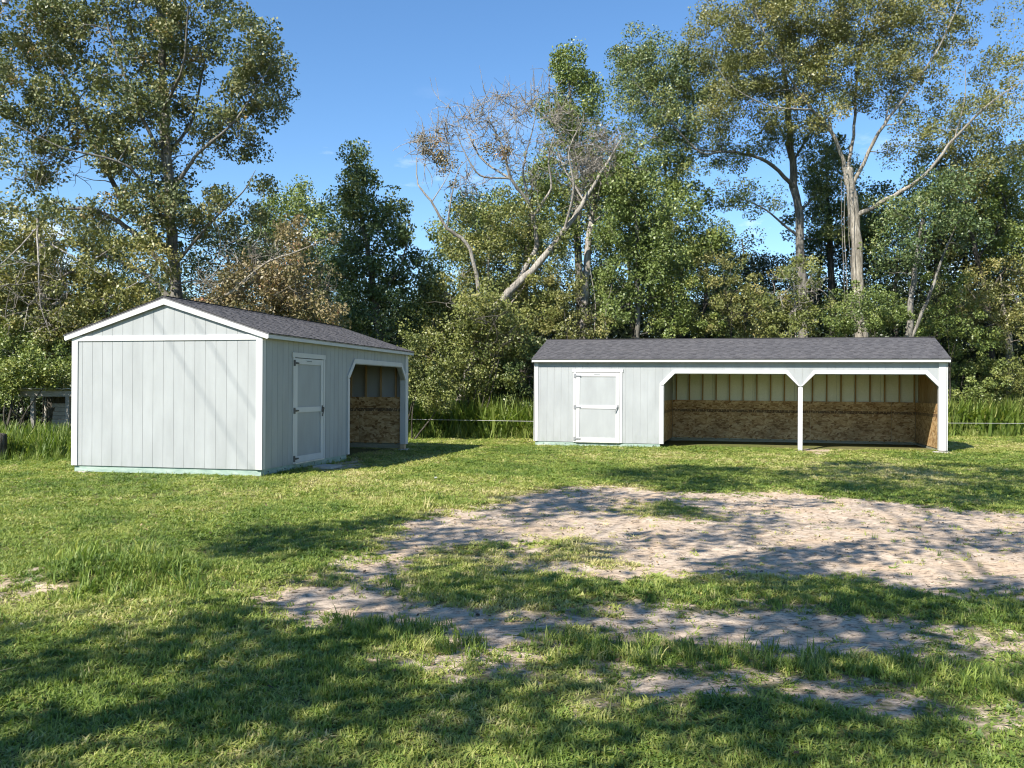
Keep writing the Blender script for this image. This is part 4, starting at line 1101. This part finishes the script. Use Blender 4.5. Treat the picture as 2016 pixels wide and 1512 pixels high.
for q, (px, Yf, kd) in enumerate(FAR):
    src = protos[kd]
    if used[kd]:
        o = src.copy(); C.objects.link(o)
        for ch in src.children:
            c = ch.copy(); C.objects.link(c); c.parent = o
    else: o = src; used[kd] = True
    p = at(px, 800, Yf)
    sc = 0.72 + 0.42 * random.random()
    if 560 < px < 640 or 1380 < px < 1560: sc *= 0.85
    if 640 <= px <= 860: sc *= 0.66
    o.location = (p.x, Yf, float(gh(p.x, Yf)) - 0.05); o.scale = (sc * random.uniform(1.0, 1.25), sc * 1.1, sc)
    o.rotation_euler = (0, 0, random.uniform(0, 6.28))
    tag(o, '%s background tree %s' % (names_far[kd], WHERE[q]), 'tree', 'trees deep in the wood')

# thick undergrowth under those trees closes the view into the wood
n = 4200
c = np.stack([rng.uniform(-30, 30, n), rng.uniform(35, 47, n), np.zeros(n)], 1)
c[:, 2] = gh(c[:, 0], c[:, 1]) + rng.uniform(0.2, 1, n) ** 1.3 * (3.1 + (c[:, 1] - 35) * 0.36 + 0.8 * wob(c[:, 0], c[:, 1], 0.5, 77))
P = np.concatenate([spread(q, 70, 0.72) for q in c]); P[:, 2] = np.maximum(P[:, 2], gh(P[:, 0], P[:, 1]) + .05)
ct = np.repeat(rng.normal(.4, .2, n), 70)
o = link('undergrowth', leaf_mesh('undergrowth', P, 0.18 * rng.uniform(.6, 1.3, len(P)), np.clip(ct + rng.normal(0, .12, len(P)), 0, 1), L['deep']))  # shade under the trees is put into the leaf colour
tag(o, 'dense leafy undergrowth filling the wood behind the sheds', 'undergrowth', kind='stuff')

# ------------------------------------------------------------------ trees at the photographer's back: their shade dapples the lawn
SHADE = [(poly_ground(p), d) for p, d in (
    ([(-500, 1290), (0, 1240), (250, 1215), (480, 1195), (560, 1160), (700, 1125), (900, 1125), (1150, 1145), (1300, 1185), (1420, 1130), (1560, 1125), (1800, 1160), (2016, 1185), (2400, 1215),
      (2600, 1400), (2600, 1600), (-500, 1600)], 6.8),
    ([(350, 1080), (500, 1045), (700, 1030), (870, 1018), (960, 1035), (1000, 1070), (900, 1105), (800, 1095), (650, 1088), (480, 1098)], 6.0),
    ([(1010, 990), (1100, 962), (1180, 938), (1300, 916), (1470, 920), (1490, 950), (1300, 975), (1360, 1010), (1250, 1015), (1150, 1000), (1050, 1003)], 6.0),
    ([(1480, 940), (1680, 906), (1800, 926), (1860, 914), (2016, 924), (2300, 930), (2300, 1010), (1900, 987), (1750, 985), (1680, 968), (1560, 957)], 6.0),
    ([(980, 1000), (1500, 975), (2016, 1005), (2300, 1015), (2300, 1200), (1500, 1125), (1150, 1140), (960, 1110)], 3.6),
)]
LIGHT = [poly_ground(p) for p in (
    [(330, 1300), (560, 1285), (800, 1258), (800, 1285), (560, 1315), (360, 1330)], [(-100, 1440), (150, 1440), (260, 1500), (150, 1560), (-100, 1560)], [(290, 1425), (470, 1412), (500, 1445), (320, 1470)],
    [(800, 1380), (930, 1362), (940, 1395), (820, 1412)], [(940, 1262), (1070, 1235), (1090, 1275), (950, 1305)], [(1060, 1440), (1300, 1432), (1420, 1470), (1430, 1560), (1000, 1560)], [(1280, 1140), (1400, 1135), (1400, 1180), (1300, 1180)],
    [(1630, 1262), (1770, 1258), (1770, 1290), (1650, 1290)], [(1920, 1315), (2060, 1310), (2060, 1370), (1930, 1360)], [(1780, 1245), (2060, 1250), (2060, 1300), (1820, 1280)], [(1480, 1450), (1620, 1450), (1640, 1512), (1500, 1512)],
    [(40, 1280), (240, 1272), (240, 1300), (60, 1312)], [(1040, 1055), (1160, 1045), (1170, 1075), (1060, 1085)], [(1220, 1080), (1350, 1075), (1350, 1105), (1230, 1108)], [(1170, 1025), (1260, 1020), (1270, 1040), (1180, 1045)],
    [(1440, 1078), (1540, 1075), (1540, 1105), (1450, 1108)], [(1790, 1075), (2080, 1080), (2080, 1118), (1800, 1110)], [(1640, 1000), (1760, 995), (1770, 1012), (1650, 1018)], [(480, 1222), (640, 1210), (660, 1235), (500, 1250)], [(1880, 1030), (2016, 1025), (2016, 1045), (1890, 1045)],
    [(1150, 945), (1240, 950), (1230, 965), (1140, 965)], [(1560, 935), (1640, 935), (1640, 952), (1570, 952)], [(1290, 1280), (1420, 1268), (1440, 1300), (1310, 1312)], [(620, 1440), (730, 1430), (740, 1465), (640, 1475)], [(1780, 1430), (1900, 1425), (1910, 1465), (1800, 1470)])]
cl = []
for poly, dens in SHADE:
    lo, hi = np.maximum(poly.min(0), [-9, 2.2]), np.minimum(poly.max(0), [14, 30])
    n = int(np.prod(hi - lo) * dens)
    P = rng.uniform(lo, hi, (n, 2))
    ok = sdf(P, poly) > -0.1
    for q in LIGHT: ok &= sdf(P, q) < 0.05
    ok &= (wob(P[:, 0], P[:, 1], 2.3, 55) + 0.5 * wob(P[:, 0], P[:, 1], 5, 56)) < (0.95 if dens > 5.2 else 0.25)
    cl.append(P[ok])
cl = np.concatenate(cl)
hmin = np.maximum(5.2, 2.4 + 0.335 * cl[:, 1])
h = hmin + rng.uniform(0, 1, len(cl)) ** 1.2 * 3.8
kz = 1.0 / math.tan(SUN_EL)
CL = np.stack([cl[:, 0] + math.sin(SUN_AZ) * kz * h, cl[:, 1] + math.cos(SUN_AZ) * kz * h, h], 1)
bases = np.array([[-6.6, -2.0], [-2.2, -3.4], [2.9, -2.6]])
own = np.argmin(np.hypot(CL[:, None, 0] - bases[None, :, 0], 0.5 * (CL[:, None, 1] - bases[None, :, 1])), 1)
LB = ['old shade tree left of the photographer, its shadow on the lawn', 'old shade tree just behind the photographer, its shadow across the lawn', 'old shade tree right of the photographer, its shadow on the bare soil']
for q in range(3):
    pts = CL[own == q]
    if len(pts) < 5: continue
    t = T('shade_tree', LB[q], 'tree', 0.0, BK['grey'], L['oak'], 0.16, 44, 0.36, 'shade trees behind the photographer')
    bx, by = bases[q]; g0 = float(gh(bx, by)); t.base = Vector((bx, by, g0))
    t.world_limb(np.array([[bx, by, g0 - 0.1, .36], [bx + .1, by + .1, g0 + 2.5, .27], [bx + .2, by + .5, g0 + 5.0, .2], [bx + .3, by + .8, g0 + 7.5, .06]]), 9, 6, True)
    tips = [pts[np.argmax(pts[:, 1])]]
    for _ in range(8):
        dd = np.min([np.linalg.norm(pts - v, axis=1) for v in tips], axis=0); tips.append(pts[np.argmax(dd)])
    for e in tips:
        s0 = np.array([bx + .15, by + .4, g0 + random.uniform(2.6, 6.5)])
        m_ = s0 * .5 + e * .5 + np.array([0, 0, 0.8])
        t.world_limb(np.array([[*s0, .035], [*m_, .022], [*e, .012]]), 6, 6)
    for c in pts[np.argsort(np.linalg.norm(pts - np.array([bx, by, 5.0]), axis=1))]:
        t.attach(c, rmax=0.022, wig=0.3)
        n = int(44 * rng.uniform(.6, 1.3))
        t.P.append(spread(c, n, 0.40)); t.S.append(0.15 * rng.uniform(.6, 1.3, n)); t.T.append(np.clip(rng.normal(.5, .2, n), 0, 1))
    t.finish()

# ------------------------------------------------------------------ power line at the left; its two wires draw faint lines on the gable
gn = Vector((math.sin(LY), -math.cos(LY), 0))
def on_gable(px, py):
    d = ray(px, py); o_ = Vector((0, 0, CAM_H)); s_ = (LO - o_).dot(gn) / d.dot(gn); return o_ + d * s_
POLE = Vector((-12.0, 19.4, 0))
for q, (A, B) in enumerate((((296, 613), (489, 912)), ((384, 630), (505, 815)))):
    P_, Q_ = on_gable(*A), on_gable(*B)
    d = (Q_ - P_); w = d - SUN * (d.z / SUN.z); w.normalize()
    c = P_ + SUN * 12.0
    if w.y < 0: w = -w
    e0 = c + w * (POLE.y - c.y) / w.y; e1 = c - w * 46
    tt = np.linspace(0, 1, 24)[:, None]
    path = np.array(e0) * (1 - tt) + np.array(e1) * tt
    path[:, 2] -= (np.sin(tt[:, 0] * math.pi) * 0.5 - math.sin((e0 - c).length / (e0 - e1).length * math.pi) * 0.5)
    tb_ = Tubes(); tb_.add(path, [0.009] * 24, 5)
    tag(link('power_line', tb_.mesh('power_line', M['cable'])), ('upper' if q == 0 else 'lower') + ' overhead wire throwing the %s faint slanting line on the gable' % ('longer' if q == 0 else 'shorter'), 'wire', 'overhead wires')
pole = empty('utility_pole', POLE)
tag(pole, 'wooden utility pole just outside the left edge, ribbed insulator showing', 'pole')
tb_ = Tubes(); tb_.add([(0, 0, -.2), (0, 0, 5), (0, 0, 11.4)], [.15, .13, .10], 12); link('shaft', tb_.mesh('shaft', M['greywood']), pole)
box('crossarm', M['greywood'], -0.7, 1.0, -0.16, -0.05, 10.55, 10.68, pole)
for ux in (-0.55, 0.2, 0.80):
    tb_ = Tubes(); pts, rs = [], []
    for q in range(22): pts.append((ux, -0.105, 10.30 - 0.0 - q * 0.014)); rs.append(0.075 if q % 2 else 0.05)
    tb_.add(pts[::-1], rs[::-1], 12); link('insulator', tb_.mesh('insulator', M['insulator']), pole)

# ------------------------------------------------------------------ fence rope, lean-to, odds and ends
tb_ = Tubes()
fp = [at(560, 823, 28.6), at(835, 826, 28.2), at(1050, 829.5, 28.0), at(1500, 831, 29.0), at(1863, 833, 30.0), at(2100, 834, 30.0)]
tb_.add([tuple(v) for v in fp], [.007] * 6, 5)
rope = empty('rope_fence', (fp[0].x, fp[0].y, float(gh(fp[0].x, fp[0].y))))
o = link('rope', tb_.mesh('rope', M['wire']), rope); o.location = -Vector(rope.location)
for v in (fp[0], fp[2].lerp(fp[3], .3), fp[3].lerp(fp[4], .5), fp[5]):
    g0 = float(gh(v.x, v.y)); b_ = box('fence_post', M['dark_metal'], -.02, .02, -.02, .02, -.1, v.z + .12 - g0, rope)
    b_.location += Vector((v.x, v.y, g0)) - Vector(rope.location)
tag(rope, 'thin white rope fence strung along the wood edge behind the sheds', 'fence')

lt = empty('lean_to', (at(120, 800, 22.6).x, 22.6, float(gh(-11.6, 22.6))))
tag(lt, 'old grey board lean-to with sagging metal roof behind the gabled shed corner', 'shed')
LZ = lambda py: at(0, py, 22.6).z - lt.location.z
LX = lambda px: at(px, 800, 22.6).x - lt.location.x
mb = MB()
for q in range(14):                                      # corrugated sheet
    a0, a1 = LX(36) + (LX(175) - LX(36)) * q / 14, LX(36) + (LX(175) - LX(36)) * (q + 1) / 14
    za, zb = LZ(766) + .02 * (q % 2), LZ(766) + .02 * ((q + 1) % 2)
    mb.prism([(a0, -.35, za), (a1, -.35, zb), (a1, 1.8, zb - .25), (a0, 1.8, za - .25), (a0, -.35, za + .012), (a1, -.35, zb + .012), (a1, 1.8, zb - .24), (a0, 1.8, za - .24)])
mb.build('roof_sheet', M['sheetmetal'], lt)
box('roof_beam', M['greywood'], LX(50), LX(172), -.25, -.15, LZ(780), LZ(769), lt)
for px in (70, 138): box('post', M['greywood'], LX(px), LX(px) + .09, -.24, -.15, -.1, LZ(780), lt)
for q in range(7):
    z0 = LZ(850) + q * 0.105
    box('wall_board', M['greywood'], LX(92) + random.uniform(-.05, .05), LX(168), .3 + random.uniform(0, .01), .33, z0, z0 + .098, lt)
box('back_board', M['bark_dark'], LX(30), LX(168), 1.5, 1.55, -.1, LZ(772), lt)

def lathe(name, prof, mat, loc, rot=(0, 0, 0), seg=20, parent=None):
    V, Q = [], []
    for (r_, z_) in prof:
        for s_ in range(seg): V.append((r_ * math.cos(s_ / seg * 6.2832), r_ * math.sin(s_ / seg * 6.2832), z_))
    for a in range(len(prof) - 1):
        for s_ in range(seg): Q.append((a * seg + s_, a * seg + (s_ + 1) % seg, (a + 1) * seg + (s_ + 1) % seg, (a + 1) * seg + s_))
    o = link(name, quads(name, V, Q, mat, smooth=True), parent); o.location = loc; o.rotation_euler = rot
    return o
v = at(48, 838, 20.5); g0 = float(gh(v.x, v.y))
o = lathe('stock_tub', [(0.0, .02), (.36, .02), (.42, .40), (.45, .42), (.45, .45), (.41, .45), (.34, .06), (0, .06)], M['bluetub'], (v.x, v.y, g0 - 0.12), (0.12, .1, 0), 24)
tag(o, 'faded blue plastic tub half hidden in weeds by the lean-to', 'tub')
v = on_ground(-8, 905); o = lathe('stump', [(.30, -.1), (.25, .05), (.21, .32), (.20, .55), (.13, .57), (0, .56)], M['bark_dark'], (v[0], v[1], float(gh(v[0], v[1]))), (.05, .03, 0), 14)
tag(o, 'dark weathered stump cut by the left edge', 'stump')
v = on_ground(208, 1150, 0.06)
o = lathe('drain_pipe', [(.062, 0), (.07, 0), (.072, .02), (.072, .22), (.06, .30), (.06, .02)], M['pvc'], (v[0], v[1] + .02, float(gh(v[0], v[1])) - .045), (math.radians(-82), 0, .3), 18); o.scale = (.72, .72, .8)
tag(o, 'short white drain pipe end poking from the weedy hump', 'pipe')
v = on_ground(858, 948)
mb = MB(); mb.prism([(-.05, -.03, 0), (.05, -.035, .01), (.045, .03, 0), (-.05, .035, .015), (-.03, -.02, .035), (.035, -.03, .05), (.03, .025, .03), (-.035, .03, .045)])
o = mb.build('paper_scrap', M['pvc']); o.location = (v[0], v[1], float(gh(*v)) + .02); o.scale = (.55, .55, .5)
tag(o, 'small crumpled white paper scrap on the sunny lawn', 'litter')

# ------------------------------------------------------------------ grass
def tuft(seed, n, spread_r, w, lean, hvar, mat, segs=2):
    r = random.Random(seed); V, Fc = [], []
    for q in range(n):
        a = r.uniform(0, 6.28); rr = spread_r * math.sqrt(r.random()); bx, by = rr * math.cos(a), rr * math.sin(a)
        ln = r.uniform(1 - hvar, 1); da = r.uniform(0, 6.28); l_ = r.uniform(.15, 1) * lean
        dx, dy = math.cos(da), math.sin(da); sx, sy = -dy, dx
        ww = w * r.uniform(.6, 1.2) / 2
        base = len(V)
        for s_ in range(segs + 1):
            f = s_ / segs; hz_ = ln * (math.sin(f * (1.57 - 0.45 * l_)) if l_ > .6 else f) * (1 - .25 * l_ * f); off = l_ * f ** 1.7 * ln
            wk = ww * (1 - f ** 2.2) if s_ < segs else 0
            cx, cy = bx + dx * off, by + dy * off
            if s_ < segs: V += [(cx - sx * wk, cy - sy * wk, hz_), (cx + sx * wk, cy + sy * wk, hz_)]
            else: V.append((cx, cy, hz_))
        for s_ in range(segs - 1): Fc.append((base + 2 * s_, base + 2 * s_ + 1, base + 2 * s_ + 3, base + 2 * s_ + 2))
        Fc.append((base + 2 * segs - 2, base + 2 * segs - 1, base + 2 * segs))
    me = bpy.data.meshes.new('tuft'); me.from_pydata(V, [], Fc); me.materials.append(mat); me.update(); return me

def grass_object(name, label, pts, rot, scl, tint, kinds, meshes):
    col = bpy.data.collections.new(name + '_kinds')
    for q, m_ in enumerate(meshes): col.objects.link(bpy.data.objects.new('%s_kind_%02d' % (name, q), m_))
    me = bpy.data.meshes.new(name); n = len(pts)
    me.vertices.add(n); me.vertices.foreach_set('co', np.asarray(pts, np.float32).ravel())
    for nm, ty, arr, key in (('rot', 'FLOAT_VECTOR', rot, 'vector'), ('scl', 'FLOAT_VECTOR', scl, 'vector'), ('tint', 'FLOAT', tint, 'value'), ('pick', 'INT', kinds, 'value')):
        a = me.attributes.new(nm, ty, 'POINT'); a.data.foreach_set(key, np.ascontiguousarray(arr, np.int32 if ty == 'INT' else np.float32).ravel())
    o = link(name, me)
    ng = bpy.data.node_groups.new(name, 'GeometryNodeTree')
    ng.interface.new_socket('Geometry', in_out='INPUT', socket_type='NodeSocketGeometry')
    ng.interface.new_socket('Geometry', in_out='OUTPUT', socket_type='NodeSocketGeometry')
    N_ = ng.nodes; gi, go = N_.new('NodeGroupInput'), N_.new('NodeGroupOutput')
    ip = N_.new('GeometryNodeInstanceOnPoints'); ci = N_.new('GeometryNodeCollectionInfo')
    ci.inputs['Collection'].default_value = col; ci.inputs['Separate Children'].default_value = True; ci.inputs['Reset Children'].default_value = True
    ip.inputs['Pick Instance'].default_value = True
    def attr(nm, ty):
        a = N_.new('GeometryNodeInputNamedAttribute'); a.data_type = ty; a.inputs['Name'].default_value = nm; return a.outputs['Attribute']
    ng.links.new(gi.outputs[0], ip.inputs['Points']); ng.links.new(ci.outputs[0], ip.inputs['Instance'])
    ng.links.new(attr('pick', 'INT'), ip.inputs['Instance Index']); ng.links.new(attr('rot', 'FLOAT_VECTOR'), ip.inputs['Rotation']); ng.links.new(attr('scl', 'FLOAT_VECTOR'), ip.inputs['Scale'])
    ng.links.new(ip.outputs[0], go.inputs[0])
    md = o.modifiers.new('scatter', 'NODES'); md.node_group = ng
    return tag(o, label, 'grass', kind='stuff')

def sample_view(y0, y1, dens, side=0.63, pad=0.6):
    n = int(dens * (side * 2 * (y1**2 - y0**2) / 2 + 2 * pad * (y1 - y0)))
    yy = np.sqrt(rng.uniform(y0**2, y1**2, n)); xx = rng.uniform(-1, 1, n) * (side * yy + pad)
    return xx, yy
def in_shed(x, y, O_, yaw, u0, u1, v0, v1):
    dx, dy = x - O_.x, y - O_.y; u = dx * math.cos(yaw) + dy * math.sin(yaw); v = -dx * math.sin(yaw) + dy * math.cos(yaw)
    return (u > u0) & (u < u1) & (v > v0) & (v < v1)

LAWN = [tuft(q, 14, .9, .19, 1.5, .6, L['grass']) for q in range(5)] + [tuft(20 + q, 9, .6, .16, .9, .5, L['grass']) for q in range(2)] + [tuft(30 + q, 8, .45, .42, 1.7, .5, L['grass']) for q in range(2)]
xs, ys, sc = [], [], []
for (y0, y1, dens, s_) in ((2.6, 5.5, 1000, 1.0), (5.5, 8, 700, 1.1), (8, 12, 400, 1.3), (12, 18, 210, 1.65), (18, 26, 105, 2.1), (26, 34, 55, 2.6)):
    a, b_ = sample_view(y0, y1, dens); xs.append(a); ys.append(b_); sc.append(np.full(len(a), s_))
x, y, sc = map(np.concatenate, (xs, ys, sc))
dm = np.zeros(len(x)); q = y < 27; dm[q] = dirt_at(x[q], y[q])
clump = wob(x, y, 7.0, 61) + 0.6 * wob(x, y, 17.0, 62)
keep = rng.uniform(0, 1, len(x)) > np.clip(dm * 1.35 - 0.12 - 0.30 * (clump > 0.95) * (dm > 0.3), 0, 0.975)
keep &= ~in_shed(x, y, LO, A_, -.02, 3.7, -.0, 3.7) & ~in_shed(x, y, LO, A_, 3.6, 7.6, 0.5, 3.7)
keep &= ~in_shed(x, y, RO, RY, -.02, 3.6, -.0, 3.7) & ~in_shed(x, y, RO, RY, 3.5, 10.8, 0.7, 3.7)
x, y, sc, dm, clump = x[keep], y[keep], sc[keep], dm[keep], clump[keep]
n = len(x)
ht = 0.040 * (1 + 0.22 * clump) * rng.uniform(.65, 1.35, n) * np.where(dm > 0.5, 0.7, 1) * (1 + .25 * (wob(x, y, 1.1, 63) > .6))
ht *= np.where(y > 18, 0.85, 1.0)
rank = np.exp(-(((x + 3.0) / .9) ** 2 + ((y - 7.0) / .55) ** 2)); ht *= 1 + 0.6 * rank
wd = 0.052 * sc * rng.uniform(.8, 1.2, n)
tint = np.clip(dry_at(x, y) + rng.normal(0, .17, n) + .1 * wob(x, y, 6.0, 64) + 0.16 * (dm > .3) - .12 * rank, 0.02, 1)
kd_ = np.where((rng.random(n) < .30) & (wob(x, y, 3.0, 66) > .55), rng.integers(7, 9, n), rng.integers(0, 7, n))
grass_object('lawn_grass', 'short mown lawn grass with dry straw patches', np.stack([x, y, gh(x, y) - .03 * dm - .004], 1),
             np.stack([rng.normal(0, .12, n), rng.normal(0, .12, n), rng.uniform(0, 6.28, n)], 1), np.stack([wd, wd, np.clip(ht * sc ** .25, .02, .3)], 1), tint - .15 * (kd_ > 6), kd_, LAWN)

# coarse upright clumps: on the hump, along the soil edges, at the feet of the sheds
COARSE = [tuft(40 + q, 13, .34, .062, 1.25, .6, L['grass'], 3) for q in range(5)]
xs, ys, hs = [], [], []
def scatter_px(poly, n, h0, h1):
    pg = poly_ground(poly); lo, hi = pg.min(0), pg.max(0)
    P = rng.uniform(lo, hi, (n * 4, 2)); P = P[sdf(P, pg) > 0][:n]
    xs.append(P[:, 0]); ys.append(P[:, 1]); hs.append(rng.uniform(h0, h1, len(P)))
scatter_px([(90, 1110), (180, 1085), (330, 1090), (410, 1130), (400, 1185), (280, 1200), (130, 1190)], 105, .10, .24)
scatter_px([(640, 1215), (860, 1225), (960, 1260), (940, 1290), (800, 1275), (640, 1250)], 130, .07, .13)
scatter_px([(1080, 1245), (1350, 1255), (1600, 1275), (1900, 1305), (2016, 1330), (2016, 1370), (1700, 1330), (1350, 1300), (1080, 1290)], 230, .07, .14)
scatter_px([(1230, 1150), (1500, 1140), (1800, 1170), (2016, 1190), (2016, 1235), (1700, 1205), (1300, 1190)], 160, .06, .11)
scatter_px([(500, 1140), (900, 1135), (1200, 1155), (1100, 1185), (700, 1165)], 110, .05, .10)
scatter_px([(840, 990), (900, 985), (900, 1005), (840, 1008)], 6, .14, .22)
scatter_px([(1700, 1040), (2016, 1030), (2016, 1120), (1700, 1120)], 14, .05, .10)
for (O_, yw, u0, u1) in ((LO, A_, 0.05, 3.7), (RO, RY, 0.05, 3.6)):
    n = 70; u = rng.uniform(u0, u1, n); v = rng.normal(-.06, .05, n)
    xs.append(O_.x + u * math.cos(yw) - v * math.sin(yw)); ys.append(O_.y + u * math.sin(yw) + v * math.cos(yw)); hs.append(rng.uniform(.05, .13, n))
n = 60; v = rng.uniform(0, 3.6, n); u = rng.normal(-.05, .04, n)
xs.append(LO.x + u * math.cos(A_) - v * math.sin(A_)); ys.append(LO.y + u * math.sin(A_) + v * math.cos(A_)); hs.append(rng.uniform(.04, .10, n))
x, y, hh = map(np.concatenate, (xs, ys, hs)); n = len(x)
grass_object('coarse_grass', 'coarse upright grass clumps on the weedy hump and soil edges', np.stack([x, y, gh(x, y) - .01], 1),
             np.stack([rng.normal(0, .15, n), rng.normal(0, .15, n), rng.uniform(0, 6.28, n)], 1), np.stack([hh, hh, hh], 1), np.clip(rng.normal(.36, .24, n), 0, 1), rng.integers(0, 5, n), COARSE)

# tall weeds along the wood edge
WEED = [tuft(60 + q, 22, .30, .035, .55, .55, L['weed'], 3) for q in range(4)] + [tuft(70 + q, 26, .45, .075, .9, .7, L['weed'], 2) for q in range(3)]
xs, ys, hs = [], [], []
def strip(x0, x1, y0, y1, n, h0, h1):
    xs.append(rng.uniform(x0, x1, n)); ys.append(rng.uniform(y0, y1, n)); hs.append(rng.uniform(h0, h1, n))
strip(-4.5, 1.2, 29.0, 31.5, 1300, .6, 1.7); strip(-4.5, 1.2, 28.4, 29.2, 260, .2, .7)
strip(12, 22, 31.9, 33.8, 1900, .6, 1.75); strip(12, 22, 31.3, 32.1, 450, .2, .6)
strip(-16, -9.6, 19.2, 22.0, 900, .25, .95); strip(-15, -8.6, 18.4, 19.6, 220, .12, .35); strip(-16, -10.5, 23.0, 24.5, 200, .4, 1.0)
strip(1, 12, 30.2, 31.5, 300, .4, 1.0)
x, y, hh = map(np.concatenate, (xs, ys, hs))
keep = ~in_shed(x, y, RO, RY, -.3, 11, -.6, 4.0) & ~in_shed(x, y, LO, A_, -.4, 7.9, -.4, 4.0)
x, y, hh = x[keep], y[keep], hh[keep]; n = len(x)
grass_object('tall_weeds', 'tall tangled weeds along the foot of the wood', np.stack([x, y, gh(x, y) - .02], 1),
             np.stack([rng.normal(0, .12, n), rng.normal(0, .12, n), rng.uniform(0, 6.28, n)], 1), np.stack([hh, hh, hh], 1), np.clip(rng.normal(.5, .2, n), 0, 1), rng.integers(0, 7, n), WEED)

# fallen leaves, straw and crumbs of turf lying on the bare soil and, here and there, on the lawn
L['litter'] = leaf('ground_litter', [(0, (0.06, 0.045, 0.03)), (0.35, (0.14, 0.10, 0.06)), (0.7, (0.28, 0.20, 0.11)), (1, (0.50, 0.42, 0.26))], 0.05, 0.8, 0.15, 'INSTANCER')
def flake(seed, a, b_, curl):
    r = random.Random(seed); V = [(-a, 0, 0), (-a * .3, b_, curl * r.random()), (a * .5, b_ * .8, curl * .5), (a, 0, curl), (a * .4, -b_, 0), (-a * .4, -b_ * .7, curl * .4)]
    me = bpy.data.meshes.new('flake'); me.from_pydata(V, [], [(0, 1, 2, 5), (5, 2, 3, 4)]); me.materials.append(L['litter']); me.update(); return me
FL = [flake(1, .5, .32, .2), flake(2, .5, .22, .3), flake(3, .6, .4, .15), flake(4, 1.6, .04, .1), flake(5, 2.0, .03, .2)]
n = 15000
x, y = sample_view(3.2, 17, 1.0); yy = np.sqrt(rng.uniform(3.2 ** 2, 17 ** 2, n)); xx = rng.uniform(-.62, .62, n) * yy
dd = dirt_at(xx, yy); cl_ = wob(xx, yy, 4.0, 91) + .5 * wob(xx, yy, 11, 92)
k_ = (dd > .5) & (cl_ > -.2) | (rng.random(n) < .05)
xx, yy, dd = xx[k_], yy[k_], dd[k_]; n = len(xx)
sz_ = .022 * rng.uniform(.4, 1.3, n) * (1 + .04 * yy)
grass_object('leaf_litter', 'dead leaves and straw scattered over the bare soil', np.stack([xx, yy, gh(xx, yy) - .03 * dd + .012 + .02 * (dd < .4)], 1),
             np.stack([rng.normal(0, .25, n), rng.normal(0, .25, n), rng.uniform(0, 6.28, n)], 1), np.stack([sz_, sz_, sz_], 1), np.clip(rng.normal(.35, .28, n), 0, 1), rng.integers(0, 5, n), FL)['category'] = 'litter'
